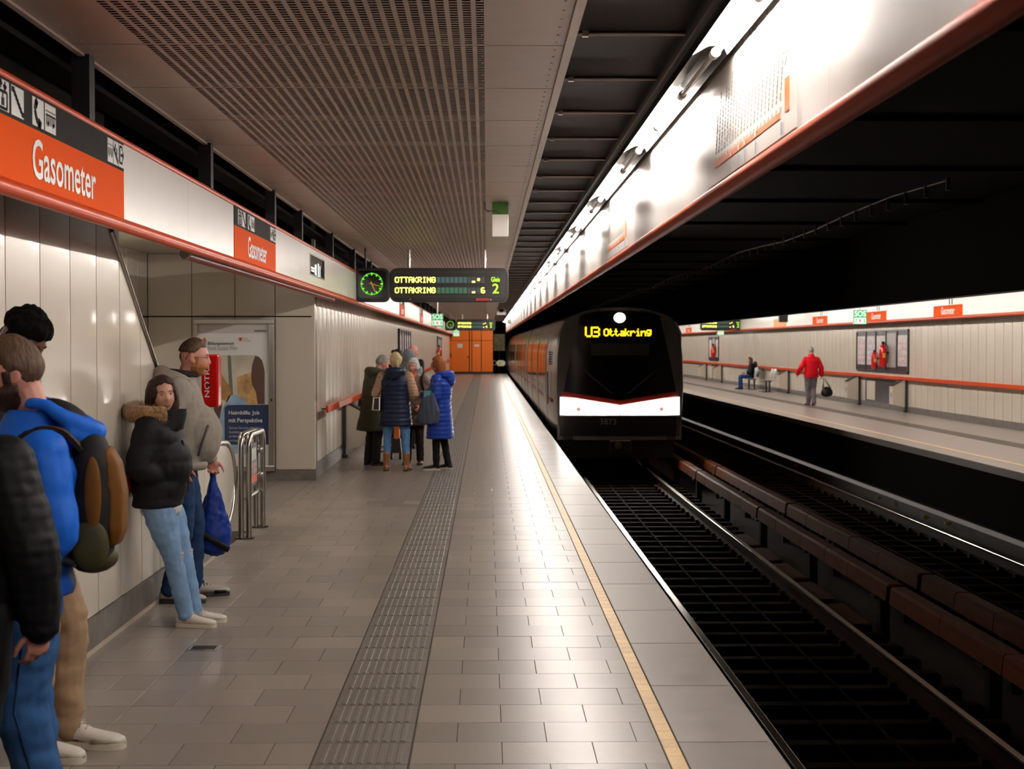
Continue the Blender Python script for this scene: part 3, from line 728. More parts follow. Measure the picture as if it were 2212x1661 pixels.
# ------------------------------------------------------------------ line map on the right fascia
def linemap(ya, yb, label, full=True):
    """near end ya, far end yb; reads from far (left) to near (right)"""
    t = thing('line_map', label, 'map', (FX, (ya+yb)/2, FB))
    right = -Y; W = yb-ya; H = .56; o = Vector((FX-.001, yb, FB+.015)); n = right.cross(Z)
    Q = lambda u, v, e=.002: o+right*(u*W)+Z*(v*H)+n*e
    def rect(mb, u0, u1, v0, v1, e=.003): mb.prism([Q(u0, v0, e), Q(u1, v0, e), Q(u1, v1, e), Q(u0, v1, e)], -n*.001)
    m = MB(); rect(m, 0, 1, 0, 1, .0015); obj('map_sheet', m, mat('map sheet', (.74,.70,.64), rough=.3, coat=.2), t)
    lo = mat('map orange', (.95,.20,.05), rough=.4); m = MB(); rect(m, .12, .86, .145, .19)
    obj('line', m, lo, t)
    m = MB(); pg = mat('map print', (.22,.19,.17))
    tk = MB(); N = 21
    for i in range(N):
        u = .125+.735*i/(N-1); rect(tk, u-.003, u+.003, .19, .225)
        L = random.choice((.22, .28, .34, .40, .46, .30))
        s = (Q(u, .27)-Q(u, .27)); a = Q(u, .27, .003); d = (right*.32+Z).normalized()
        k = 0
        while k*.021 < L:
            p = a+d*(k*.021); w2 = right*.007; h2 = d*random.uniform(.012,.0185); m.prism([p-w2, p+w2, p+w2+h2, p-w2+h2], -n*.001); k += 1
    obj('tick', tk, lo, t, kind='stuff'); obj('station_names', m, pg, t, kind='stuff')
    m = MB()
    for u in (.33, .43, .50, .62): rect(m, u-.006, u+.006, .148, .187, .0045)
    obj('interchange_mark', m, posterw, t)
    m = MB()
    for u in (.33, .43, .50, .62, .87): rect(m, u-.004, u+.004, .02, .11)
    obj('transfer_note', m, mat('map blue', (.25,.30,.5)), t)
    m = MB(); rect(m, .90, .94, .16, .40); obj('line_badge', m, lo, t)
    m = MB(); a = Q(.91, .62); 
    for (u0, v0, u1, v1) in ((.90, .50, .925, .60), (.925, .60, .90, .72), (.88, .60, .925, .60)):
        p, q_ = Q(u0, v0, .003), Q(u1, v1, .003); d = (q_-p).normalized(); s2 = d.cross(n)*.006; m.prism([p-s2, q_-s2, q_+s2, p+s2], -n*.001)
    obj('arrow', m, pg, t)
linemap(fy_r(1722), fy_r(1529), 'large white line map with orange line on the right fascia, nearest one')
linemap(fy_r(1357), fy_r(1309), 'smaller looking second line map further along the right fascia')
# ------------------------------------------------------------------ alcove poster
s = 3200/Yf
px = lambda p: (p-1051)/3200*Yf
zy = lambda v: 1.76-(v-746)/3200*Yf
po = thing('poster_case', 'steel framed advertising poster in the recess behind the hooded man', 'poster', (px(510), Yf, .1))
ax0, ax1, az0, az1 = px(424), px(596), zy(1016), zy(690)
yp = Yf-.03
fm = MB()
fm.box(ax0, ax1, yp-.09, yp, az1-.06, az1).box(ax0, ax1, yp-.09, yp, az0, az0+.07).box(ax0, ax0+.055, yp-.09, yp, az0+.07, az1-.06).box(ax1-.075, ax1, yp-.09, yp, az0+.07, az1-.06)
obj('frame', fm, steel, po, bev=.006)
bx0, bx1, bz0, bz1 = ax0+.055, ax1-.075, az0+.07, az1-.06
obj('sheet', MB().box(bx0, bx1, yp-.05, yp-.04, bz0, bz1), posterw, po)  # plain white sheet without emission
ys = yp-.052
def flat(name, poly, m, dy=0):
    return obj(name, MB().prism([(px(u), ys-dy, zy(v)) for u, v in poly], (0, -.0015, 0)), m, po)
flat('header_band', [(429, 697), (584, 697), (584, 720), (429, 720)], mat('poster lilac grey', (.60,.57,.56), rough=.3))
ph = [(437, 767), (556, 767), (563, 770), (569, 776), (573, 785), (575, 800), (575, 978), (437, 978)]
flat('photo_background', ph, mat('photo cream', (.62,.58,.47), nscale=3, namt=.3), .001)
flat('photo_pillar', [(496, 768), (503, 768), (508, 870), (500, 870)], mat('photo grey green', (.16,.17,.13)), .003)
flat('photo_plants', [(515, 815), (545, 803), (560, 840), (562, 872), (520, 872)], mat('photo yellow brown', (.55,.33,.13), nscale=12, namt=.5), .003)
flat('photo_silhouette', [(548, 790), (555, 768), (563, 771), (570, 779), (575, 800), (575, 872), (560, 872), (556, 845), (548, 830), (546, 815)], mat('photo brown', (.10,.045,.03)), .004)
flat('photo_hair', [(470, 797), (479, 800), (490, 820), (503, 838), (504, 850), (495, 868), (485, 862), (474, 870), (470, 860)], mat('photo hair', (.42,.22,.07), nscale=10, namt=.4), .004)
flat('photo_face', [(462, 800), (474, 805), (480, 825), (481, 848), (474, 862), (462, 868)], mat('photo skin', (.60,.34,.24)), .005)
flat('photo_shirt', [(476, 905), (486, 880), (500, 852), (520, 853), (534, 865), (538, 876), (560, 876), (560, 978), (470, 978)], mat('photo blue', (.30,.45,.62), nscale=8, namt=.2), .004)
flat('photo_neck', [(465, 868), (482, 862), (484, 876), (478, 905), (468, 900)], mat('photo dark', (.09,.05,.04)), .0055)
flat('navy_card', [(489, 880), (495, 874), (585, 873), (585, 959), (489, 959)], navy, .007)
flat('footer', [(430, 979), (584, 979), (584, 1008), (430, 1008)], posterw, .007)
def ptxt(s_, u0, u1, v0, v1, m, e=.011, bold=False):
    text('lettering', s_, m, po, (u1-u0)/3200*Yf, (v1-v0)/3200*Yf, (px(u0), ys-e, zy(v1)), X, Z, bold=bold)
ptxt('Bildungszentrum', 455, 510, 738, 747, mat('print dark', (.05,.06,.09)), bold=True)
ptxt('Fonds Soziales Wien', 455, 517, 747, 756, pgrey)
ptxt('Für die\nStadt Wien', 529, 546, 729, 738, pgrey)
ptxt('Heimhilfe: Job', 498, 564, 886, 897, posterw, bold=True); ptxt('mit Perspektive', 498, 570, 902, 914, posterw, bold=True)
for i, t_ in enumerate(('Starten Sie jetzt mit der', 'Ausbildung zur Heimhilfe,', 'ein Beruf mit Eigenverant-', 'wortung und Sinn und Geld')):
    ptxt(t_, 498, 563, 920+i*9, 927+i*9, mat('print pale', (.55,.56,.6)))
flat('red_crest', [(521, 729), (527, 729), (527, 734), (524, 737), (521, 734)], mat('crest red', (.55,.03,.03)), .009)
flat('red_crest', [(508, 994), (512, 994), (512, 998), (510, 1000), (508, 998)], mat('crest red', (.55,.03,.03)), .009)
flat('red_crest', [(446, 728), (451, 734), (449, 746), (442, 740)], mat('crest coral', (.75,.16,.08)), .009)
mm = MB()
for i in range(8): u = 555+i*3.2; mm.tube([(px(u)+.009*cos(a*pi/4), ys-.003, zy(715)+.009*sin(a*pi/4)) for a in range(8)], .0025, 4, closed=True)
obj('small_ring', mm, blackp, po)
obj('frame_lock', MB().ellipsoid((ax1-.035, yp-.095, zy(863)), (.012, .01, .02), 8, 6), blackm, po)
# ------------------------------------------------------------------ red call box on a post
rb = thing('emergency_box', 'red emergency call box with white lettering behind the hooded man', 'box', (-2.44, 13.3, 0))
xa, xb = (438-1051)/3200*13.3, (475-1051)/3200*13.3
za, zb_ = 1.76-(879-746)/3200*13.3, 1.76-(765-746)/3200*13.3
obj('case', MB().box(xa, xb, 13.25, 13.42, za, zb_), redp, rb, bev=.018)
text('lettering', 'NOTRUF', posterw, rb, .36, .045, (xb-.075, 13.247, za+.09), Z, -X)
text('lettering', 'SOS', posterw, rb, .15, .03, (xb+.001, 13.33, za+.03), Z, -Y)
obj('lock', MB().tube([(xb-.075, 13.25, za+.2), (xb-.075, 13.235, za+.2)], .012, 10), blackm, rb)
obj('post', MB().box(xa+.03, xa+.07, 13.3, 13.34, 0, za+.05), steel_dk, rb)
# ------------------------------------------------------------------ stainless hoop stand
Ya, Yb, xh, ht = 13.5, 14.35, -2.2, .94
hs = thing('steel_hoop_barrier', 'stainless steel hoop barrier holding a notice panel in front of the poster', 'barrier', (xh, 13.9, 0))
arc = lambda y, s_: [(xh, y+s_*.10*(1-cos(a)), ht-.10+.10*sin(a)) for a in [radians(15*i) for i in range(7)]]
path = [(xh, Ya, 0.004)]+[(xh, Ya, .4)]+arc(Ya, 1)+list(reversed(arc(Yb, -1)))+[(xh, Yb, .4), (xh, Yb, 0.004)]
for i, dx in enumerate((-.035, .035)):
    obj('hoop_tube', MB().tube([(p[0]+dx, p[1], p[2]) for p in path], .028, 12), steel, hs, smooth=60)
obj('crossbar', MB().tube([(xh, Ya, .36), (xh, Yb, .36)], .018, 8), steel, hs, smooth=60)
obj('base_plate', MB().tube([(xh, Ya, 0), (xh, Ya, .012)], .085, 16).tube([(xh, Yb, 0), (xh, Yb, .012)], .085, 16), steel_dk, hs)
n_ = MB().box(xh-.006, xh+.006, Ya+.18, Yb-.16, .44, .84); obj('glass_panel', n_, mat('notice grey', (.08,.085,.11), rough=.2), hs)
obj('notice_sheet', MB().box(xh+.006, xh+.008, Ya+.2, Yb-.18, .47, .80), mat('notice purple', (.16,.12,.15), rough=.3), hs)
m = MB()
for k in range(3): m.box(xh+.008, xh+.0095, Ya+.23+.13*k, Ya+.33+.13*k, .68, .79)
obj('notice_block', m, posterw, hs)
m = MB()
for k in range(4):
    for r in range(2): m.box(xh+.008, xh+.0095, Ya+.22+.11*k, Ya+.29+.11*k, .56+.055*r, .60+.055*r)
obj('notice_block', m, mat('notice pink', (.6,.35,.3)), hs)
obj('notice_foot', MB().box(xh+.008, xh+.0095, Ya+.2, Yb-.18, .47, .54), mat('notice coral', (.75,.13,.06)), hs)
obj('clamp_knob', MB().ellipsoid((xh+.03, Yb-.12, .76), (.03,.03,.03), 10, 8).ellipsoid((xh+.03, Yb-.12, .52), (.03,.03,.03), 10, 8), steel, hs, smooth=180)
# ------------------------------------------------------------------ side screens by the benches and rails
def fin(xw, y, sgn, label, group=None):
    """cream wedge screen on a wall; sgn = direction away from the wall"""
    t = thing('side_screen', label, 'screen', (xw, y, 0), group)
    a = xw+sgn*.05; b = xw+sgn*.38
    obj('panel', MB().prism([(a, y, .13), (b, y, .20), (b, y, .68), (a, y, .86)], (0, .34, 0)), enamel, t, bev=.006)
    obj('sloping_top', MB().prism([(a, y-.01, .865), (b+sgn*.01, y-.01, .685), (b+sgn*.01, y-.01, .70), (a, y-.01, .885)], (0, .36, 0)), blackm, t)
    obj('post', MB().box(xw+sgn*.0, xw+sgn*.05, y-.04, y, 0, .90), blackm, t); obj('foot', MB().box(xw-sgn*.01, xw+sgn*.08, y-.06, y+.02, 0, .05), blackm, t)
    obj('sticker', MB().prism([(b+sgn*.001, y+.10, .52), (b+sgn*.001, y+.20, .52), (b+sgn*.001, y+.20, .62), (b+sgn*.001, y+.10, .62)], (sgn*.001, 0, 0)), mat('sticker yellow', (.75,.5,.06)), t)
    obj('sticker', MB().prism([(b+sgn*.001, y+.10, .40), (b+sgn*.001, y+.20, .40), (b+sgn*.001, y+.20, .50), (b+sgn*.001, y+.10, .50)], (sgn*.001, 0, 0)), mat('sticker blue', (.08,.2,.6)), t)
fin(WX+.03, 23.2, 1, 'cream wedge screen with dark sloping top by the waiting group')
fin(WX+.03, 38.8, 1, 'second cream wedge screen on the left wall, beyond the group'); fin(WX+.03, 43.7, 1, 'third cream wedge screen on the left wall, under the far display case')
RX = 11.1
for y, l in ((38.8, 'nearest cream wedge screen under the right end of the large display case opposite'), (43.7, 'cream wedge screen under the left end of the large display case opposite'), (54.0, 'cream wedge screen right beside the opposite bench'), (69.4, 'cream wedge screen under the small far display case opposite, right one'), (74.3, 'farthest cream wedge screen on the opposite wall')):
    fin(RX-.03, y, -1, l)
# ------------------------------------------------------------------ opposite platform
f2 = struct('floor_opposite', MB().box(7.42, 12.2, 6, 130, -.12, -.004).box(7.40, 7.52, 6, 130, -.10, -.001), mat('opposite stone', (.30,.265,.24), rough=.3, nscale=3, namt=.03))
tm2 = MB()
for k in range(9): tm2.box(9.18+k*.043, 9.18+k*.043+.026, 24, YE, -.004, .004)
obj('tactile_strip', MB().box(9.17, 9.58, 24, YE, -.003, .001), stone_dk, f2); obj('tactile_rib', tm2, stone_dk, f2, kind='stuff')
yo = MB(); yy = 20
while yy < YE: yo.tile(7.83, 7.90, yy, yy+.13, -.003, .003, .001); yy += .133
obj('yellow_tile_line', yo, yellowm, f2, kind='stuff')
slb = MB().tile(0, .40, 0, 1.082, -.003, .002, .002).mesh('edge_slab', slabm)
yy = 20
while yy < YE: shared('edge_slab', slb, f2, (7.425, yy, 0)); yy += 1.088
wr = struct('wall_right', MB().box(RX+.02, 12.2, -14, 130, 0, 3.7), voidm)
pm2 = panel(0, P, 0, .15, 3.3, sgn=-1, bulge=.004, gap=.012).mesh('wall_panel', enamel, 40)
yy = 31.08-P*12
while yy < YE+3: shared('wall_panel', pm2, wr, (RX, yy, 0)); yy += P
struct('baseboard_right', MB().box(RX-.03, RX+.02, 24, 95, 0, .15), MATS['skirting stone'])
handrail(26, 90, RX-.14, -1, z=.90, label='long orange leaning rail along the opposite platform wall')
# opposite wall fascia
OX = 10.62
of = thing('opposite_wall_fascia', 'white sign fascia hanging along the opposite wall', 'fascia', (OX, 50, LB))
obj('back_panel', MB().box(OX+.014, OX+.07, 20, YE, LB-.02, LTp), blackm, of)
obj('orange_tube', MB().tube([(OX+.01, 20, LB-.033), (OX+.01, YE, LB-.033)], .036, 10), orange_t, of, smooth=60)
osg = [(32.9, 35.05, 'nearest small Gasometer sign on the opposite fascia, above the plain wall'), (39.2, 41.3, 'opposite Gasometer sign right beside the hanging SOS sign'), (46.0, 48.1, 'third opposite Gasometer sign, above the man in red'), (76.6, 78.8, 'farthest opposite Gasometer sign beside the train')]
cur = 20.0
for (a, b, l) in osg+[(YE, YE, None)]:
    n = max(1, round((a-cur)/1.72))
    for i in range(n): obj('fascia_panel', MB().box(OX, OX+.014, cur+(a-cur)*i/n+.002, cur+(a-cur)*(i+1)/n-.002, LB, LTp), whitep, of)
    if l: station_sign(a, b, OX, LB, LTp, -1, l, detail=0)
    cur = b
ob_ = thing('yellow_info_sign', 'orange yellow sign panel with a black box hanging before it, opposite fascia', 'sign', (OX, 53.5, LB))
obj('panel', MB().box(OX-.012, OX-.001, 52.4, 54.6, LB, LTp-.12), mat('amber sign', (.80,.28,.03)), ob_)
obj('black_box', MB().box(10.0, 10.3, 50.5, 50.7, LB+.12, LB+.42), blackm, ob_); obj('hanger', MB().tube([(10.06, 50.6, LB+.42), (10.06, 50.6, HC)], .02, 6).tube([(10.24, 50.6, LB+.42), (10.24, 50.6, HC)], .02, 6), blackm, ob_)
# fascia over the opposite platform edge (we see its dark back)
ef = thing('opposite_edge_fascia', 'dark back of the fascia hanging above the opposite platform edge', 'fascia', (7.47, 50, FB))
obj('back_panel', MB().box(7.40, 7.47, -12, YE, FB-.06, 3.94), voidm, ef)  # carried up to the slab to seal in light from the far tubes
obj('front_panel', MB().box(7.47, 7.484, -12, YE, FB, FT), whitep, ef)
obj('opposite_lower_tube', MB().tube([(7.455, -12, FB-.04), (7.455, YE, FB-.04)], .042, 10), blackm, ef, smooth=60)
struct('ceiling_opposite', MB().box(8.3, 10.67, -12, YE, HC, HC+.05), ceilm)
# display cases on both walls
def case(xw, sgn, ya, yb, label, bays=5, detail=True):
    t = thing('display_case', label, 'display case', (xw, (ya+yb)/2, 1.0))
    z0, z1 = 1.02, 2.19; X_ = xw+sgn*.022
    obj('back', MB().box(xw-sgn*.02, X_, ya, yb, z0, z1), mat('case dark', (.035,.032,.04), rough=.3), t)
    w2 = (yb-ya)/bays
    for i in range(bays):
        a = ya+i*w2
        if detail and i == 1: 
            obj('niche_back', MB().box(X_, X_+sgn*.002, a+.05, a+w2-.05, z0+.14, z1-.1), mat('niche grey', (.3,.28,.27)), t); continue
        obj('sheet', MB().box(X_, X_+sgn*.006, a+.1, a+w2-.1, z0+.18, z1-.16), mat('case sheet', (.50,.46,.46), nscale=5, namt=.25), t)
        m = MB()
        for k in range(3):
            for j in range(4): m.box(X_+sgn*.006, X_+sgn*.008, a+.16+k*(w2-.3)/3, a+.16+(k+.75)*(w2-.3)/3, z0+.25+j*.17, z0+.25+j*.17+random.uniform(.04,.12))
        obj('printed_block', m, [mat('print rose', (.5,.3,.3)), mat('print sage', (.3,.36,.33)), mat('print sand', (.55,.42,.32)), mat('print mauve', (.4,.33,.42)), mat('print rose', (.5,.3,.3))][i % 5], t)
    m = MB()
    for i in range(bays+1): a = ya+i*w2; m.box(xw, xw+sgn*.05, max(ya, a-.03), min(yb, a+.03), z0, z1)
    m.box(xw, xw+sgn*.05, ya, yb, z1-.04, z1); m.box(xw, xw+sgn*.05, ya, yb, z0, z0+.04)
    obj('frame', m, mat('case frame', (.13,.11,.10), rough=.3, metal=.6), t)
    # recess below the rail
    obj('lower_recess', MB().box(xw-sgn*.01, xw+sgn*.02, ya+.6, yb-1.0, .15, .80), mat('case dark', (0,0,0)), t)
    obj('lower_door', MB().box(xw+sgn*.02, xw+sgn*.03, ya+.8, ya+1.7, .2, .68).box(xw+sgn*.02, xw+sgn*.03, yb-2.1, yb-1.2, .2, .74), enamel, t)
    return t
def extinguisher(x, y, z, label, sgn=-1, s=1.0):
    t = thing('fire_extinguisher', label, 'fire extinguisher', (x, y, z))
    obj('cylinder', MB().tube([(x, y, z), (x, y, z+.02), (x, y, z+.40*s), (x, y, z+.46*s), (x, y, z+.49*s)], [.075*s, .085*s, .085*s, .06*s, .025*s], 14), redp, t, smooth=60)
    obj('wall_bracket', MB().box(x, x-sgn*.19, y-.03, y+.03, z+.28*s, z+.33*s), blackm, t)
    obj('valve', MB().box(x-.03*s, x+.03*s, y-.02, y+.02, z+.48*s, z+.56*s), blackm, t)
    obj('hose', MB().tube([(x+.03*s, y, z+.52*s), (x+.10*s, y-.02, z+.45*s), (x+.10*s, y-.03, z+.2*s), (x+.08*s, y-.06, z+.08*s)], .012*s, 6), blackm, t)
    obj('label', MB().box(x-.035*s, x+.03*s, y-.088*s, y-.084*s, z+.2*s, z+.3*s), mat('sticker yellow', (0,0,0)), t)
case(RX-.01, -1, 38.7, 44.1, 'wide five bay display case with red extinguishers on the opposite wall')
extinguisher(RX-.19, 40.6, 1.17, 'large red fire extinguisher in the opposite display case, right one', s=1.25)
extinguisher(RX-.17, 41.6, 1.10, 'slimmer red fire extinguisher in the opposite display case, left one', s=.95)
case(RX-.01, -1, 70.5, 73.5, 'narrow looking distant display case on the opposite wall', bays=3)
extinguisher(RX-.19, 71.2, 1.17, 'red fire extinguisher in the distant opposite display case', s=1.2)
case(WX+.02, 1, 38.0, 43.4, 'dark framed display case on the left wall above the waiting group')
case(WX+.02, 1, 68.0, 73.5, 'pale distant display case near the orange end wall', bays=3, detail=False)
extinguisher(WX+.15, 66.5, 1.1, 'small red fire extinguisher on the left wall near the orange end wall', sgn=1, s=1.2)
# benches
def bench(x, y, sgn, label, n=3):
    t = thing('wire_bench', label, 'bench', (x, y, 0))
    for k in range(n):
        yy = y+k*.55
        obj('seat', MB().box(x, x+sgn*.42, yy, yy+.48, .43, .455), steel, t, bev=.008)
        obj('backrest', MB().prism([(x, yy, .50), (x-sgn*.10, yy, .88), (x-sgn*.12, yy, .88), (x-sgn*.02, yy, .50)], (0, .48, 0)), steel, t)
    obj('beam', MB().box(x+sgn*.1, x+sgn*.16, y, y+n*.55, .38, .43), steel_dk, t)
    m = MB()
    for yy in (y+.2, y+n*.55-.25): m.box(x+sgn*.1, x+sgn*.16, yy, yy+.06, 0, .38); m.box(x, x+sgn*.4, yy, yy+.06, 0, .02)
    obj('leg', m, blackm, t)
bench(10.78, 58.5, -1, 'metal wall bench on the opposite platform under the seated woman')
bench(10.75, 55.2, -1, 'empty metal bench seats between the seated woman and the wedge screen, opposite', n=2)
bench(-1.98, 24.2, 1, 'metal bench behind the olive coat man on the near platform')
# ------------------------------------------------------------------ track bed
RZ = 1.76-2.71
tb_ = struct('ground', MB().box(.9, 7.9, -14, 130, RZ-.6, RZ-.32), mat('track slab', (.016,.012,.009), rough=.85, nscale=4, namt=.3, bump=.4, bscale=25))
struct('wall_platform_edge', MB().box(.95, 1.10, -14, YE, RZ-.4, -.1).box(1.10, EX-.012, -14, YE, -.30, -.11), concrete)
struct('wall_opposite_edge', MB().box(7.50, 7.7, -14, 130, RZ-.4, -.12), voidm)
def track(xc, yA, yB, label, n_ties):
    t = thing('railway_track', label, 'track', (xc, 20, RZ-.3))
    for sg, nm in ((-1, 'left'), (1, 'right')):
        x = xc+sg*(.7175+.035); r = MB()
        for (a, b, c, d) in ((.07, -.16, -.145, 0), (.012, -.145, -.04, 0)): r.box(x-a, x+a, yA, yB, RZ+b, RZ+c)
        o = obj('rail', r, railm, t)
        obj('rail_head', MB().box(x-.036, x+.036, yA, yB, RZ-.04, RZ), railtop, o, bev=.009)
    tie = MB().tile(-1.22, 1.22, 0, .17, -.14, 0, .02).mesh('sleeper', rustm)
    cl = MB()
    yy = yA+.3; k = 0; far_ = MB()
    while yy < yB:
        if k < n_ties: shared('sleeper', tie, t, (xc, yy, RZ-.165))
        else: far_.box(xc-1.22, xc+1.22, yy, yy+.17, RZ-.305, RZ-.165)
        for sg in (-1, 1):
            x = xc+sg*.7525; cl.box(x-.13, x-.075, yy+.03, yy+.12, RZ-.165, RZ-.12); cl.box(x+.075, x+.13, yy+.03, yy+.12, RZ-.165, RZ-.12)
        yy += .58; k += 1
    if far_.v: obj('sleeper_row', far_, rustm, t, kind='stuff')
    obj('rail_clip', cl, railm, t, kind='stuff')
    cb = MB()
    for dx in (-.25, .18): cb.tube([(xc+dx, yA, RZ-.155), (xc+dx, yB, RZ-.155)], .012, 6)
    obj('track_cable', cb, rustm, t)
    return t
track(2.763, 8.5, 45, 'dark railway track with bright rail heads in front of the train', 62)
track(5.91, 12, 100, 'second dark railway track beside the opposite platform', 150)
# conductor rail covers
def covers(x, ya, yb, label, sgn, h=.0):
    t = thing('conductor_rail', label, 'rail', (x, ya, RZ))
    z = RZ+.33
    yy = ya; k = 0; me = {}
    random.seed(int(x*100))
    while yy < yb:
        L = random.choice((1.1, 1.35, 1.1, 1.6)); 
        if L not in me:
            m = MB(); m.prism([(-.10, .01, -.17), (-.085, .01, -.02), (-.06, .01, 0), (.06, .01, 0), (.085, .01, -.02), (.10, .01, -.17), (.08, .01, -.17), (.065, .01, -.03), (-.065, .01, -.03), (-.08, .01, -.17)], (0, L-.02, 0)); me[L] = m.mesh('rail_cover', woodm)
        shared('rail_cover', me[L], t, (x, yy, z+random.uniform(-.004, .004))); k += 1; yy += L
        if k % 5 == 0: yy += .12
    obj('conductor', MB().box(x-.03, x+.03, ya, yb, z-.16, z-.08), steel_dk, t)
    yy = ya+.4; im = MB().box(-.05, .05, 0, .12, RZ-.32-z, -.15).box(-.12, .12, -.02, .14, -.2, -.17).mesh('insulator', blackm)
    while yy < yb: shared('insulator', im, t, (x, yy, z)); yy += 3.3
covers(4.07, 8, 34, 'near orange brown covered conductor rail between the tracks', 1)
covers(4.60, 9, 60, 'far orange brown covered conductor rail between the tracks', -1)
obj_c = MB(); 
for k in range(5): obj_c.prism([(3.68, 15+k*1.5, RZ-.155), (3.92, 15+k*1.5, RZ-.155), (3.92, 15+k*1.5, RZ-.13), (3.68, 15+k*1.5, RZ-.14)], (0, 1.2, 0))
tag(obj('cable_trough_lid', obj_c, woodm), 'low brown boards lying beside the near track', 'boards')
def atH(px_, py_, z): return gp(px_, py_, z)
for i, (a, b, c_, l) in enumerate(((1899, 1077, (.45,.40,.36), 'crumpled pale wrapper on the far rail'), (2000, 1120, (.5,.4,.08), 'small yellow wrapper beside the far rail'), (2049, 1134, (.6,.5,.1), 'yellow and silver wrapper on the ledge beside the far rail'), (1720, 1009, (.6,.06,.01), 'small red wrapper on the far rail'))):
    g = atH(a, b, RZ+.01); m = MB(); m.ellipsoid((0, 0, .025), (.06, .04, .03), 9, 6)
    m.v = [tuple(Vector(v)+noise.noise_vector(Vector(v)*30)*.02) for v in m.v]; m.v = [(v[0]+g.x, v[1]+g.y, v[2]+g.z) for v in m.v]
    tag(obj('litter_wrapper', m, mat('litter%d' % i, c_, rough=.3)), l, 'litter')
# ledge beside the far rail
tag(obj('cable_ledge', MB().box(7.14, 7.48, 8, 92, RZ-.31, RZ+.02), mat('ledge grey', (.05,.042,.038), rough=.6, nscale=9, namt=.35, bump=.3, bscale=30)), 'grey cable ledge running beside the far rail', 'ledge')
# hanging catenary style cable under the tunnel roof
cb = MB(); pts = []
for k in range(26):
    yv = 16+k*2.2; pts.append((5.0, yv, 3.55+.05*sin(k*1.3)))
cb.tube(pts, .012, 6)
tc = tag(obj('tunnel_cable', cb, mat('cable brown', (.10,.07,.04), rough=.6)), 'thin dark cable strung with small clips under the tunnel roof', 'cable')
m = MB()
for k in range(70): yv = 16+k*.8; m.box(4.98, 5.02, yv, yv+.05, 3.44, 3.58)
obj('cable_clip', m, blackm, tc, kind='stuff')
rb_ = MB()
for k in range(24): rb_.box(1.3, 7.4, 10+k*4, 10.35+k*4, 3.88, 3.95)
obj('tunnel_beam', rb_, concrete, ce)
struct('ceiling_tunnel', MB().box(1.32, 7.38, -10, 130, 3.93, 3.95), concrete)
struct('wall_back', MB().box(-4.7, 12.2, -14.3, -14, -2, 4.2), concrete)
struct('wall_far', MB().box(-4.7, 12.2, 130, 130.3, -2, 4.2), voidm)
# ------------------------------------------------------------------ train
TC, TY = 2.763, 30.6
HWp = [(1.24, -.20), (1.33, -.05), (1.385, .25), (1.415, .9), (1.40, 1.55), (1.345, 2.0), (1.22, 2.28), (.95, 2.43), (.6, 2.505), (.3, 2.54), (0, 2.55)]
def tr_ring(y, sx, sz=1.0):
    r = [(TC-a*sx, y, -.2+(z+.2)*sz) for a, z in HWp]+[(TC+a*sx, y, -.2+(z+.2)*sz) for a, z in reversed(HWp[:-1])]
    return [Vector(p) for p in reversed(r)]
trn = thing('metro_train', 'silver metro train with black front and bright headlights arriving at the platform', 'train', (TC, TY, RZ))
cl_ = 18.4; ystart = TY+.10
body = MB(); body.loft([tr_ring(TY+.06, .925, .995), tr_ring(TY+.18, .945, 1), tr_ring(TY+.7, .975), tr_ring(TY+1.7, 1), tr_ring(TY+cl_, 1)])
obj('car_body', body, train_al, trn, smooth=35)
for c in range(1, 4):
    a = TY+.35+c*(cl_+.35); b = MB(); b.loft([tr_ring(a, 1), tr_ring(min(a+cl_, 104), 1)]); obj('car_body', b, train_al, trn, smooth=35)
    obj('gangway', MB().loft([tr_ring(a-.4, .86, .92), tr_ring(a+.05, .86, .92)]), blackm, trn)
def side_x(z):      # body half width at height z
    for (a, za), (b, zb2) in zip(HWp[:-1], HWp[1:]):
        if za <= z <= zb2: return a+(b-a)*(z-za)/(zb2-za)
    return 1.2
def side_piece(ya, yb, zs, off, mb=None):
    mb = mb or MB(); n = len(zs)
    for s_ in (-1,):
        vs = []
        for z in zs: vs += [(TC+s_*(side_x(z)+off), ya, z), (TC+s_*(side_x(z)+off), yb, z)]
        fs = [(2*i, 2*i+2, 2*i+3, 2*i+1) if s_ < 0 else (2*i, 2*i+1, 2*i+3, 2*i+2) for i in range(n-1)]
        mb.add(vs, fs)
        # rim
        vs2 = []; 
        for z in zs: vs2 += [(TC+s_*(side_x(z)-.01), ya, z), (TC+s_*(side_x(z)+off), ya, z)]
        mb.add(vs2, [(2*i, 2*i+1, 2*i+3, 2*i+2) for i in range(n-1)])
    return mb
tglass = mat('train glass', (.015,.015,.018), rough=.08, metal=.0, coat=.5)
zD = [.02, .25, .6, .9, 1.2, 1.55, 1.9]
for c in range(4):
    a = TY+(0 if c == 0 else .35)+c*(cl_+.35*(c > 0)) if c == 0 else TY+.35+c*(cl_+.35)
    doors = [3.0, 8.3, 13.6]
    for dpos in doors:
        for k in range(2):
            y1 = a+dpos+k*.72
            if y1 > 101: continue
            o = obj('door_leaf', side_piece(y1+.012, y1+.708, zD, .012), train_al, trn, smooth=35)
            obj('door_window', side_piece(y1+.12, y1+.60, [.85, 1.2, 1.55, 1.8], .016), tglass, o, smooth=35)
    for (w0, w1) in ((1.75, 2.75), (4.7, 6.2), (6.35, 8.0), (9.95, 11.5), (11.65, 13.3), (15.3, 17.9)):
        if a+w1 > 101: continue
        if c == 0 and w0 < 2: continue
        obj('window', side_piece(a+w0, a+w1, [.85, 1.2, 1.55, 1.8], .006), tglass, trn, smooth=35)
    obj('side_stripe', side_piece(a+.2 if c else a+.75, a+cl_, [.55, .62], .004), train_red, trn)
m = MB()
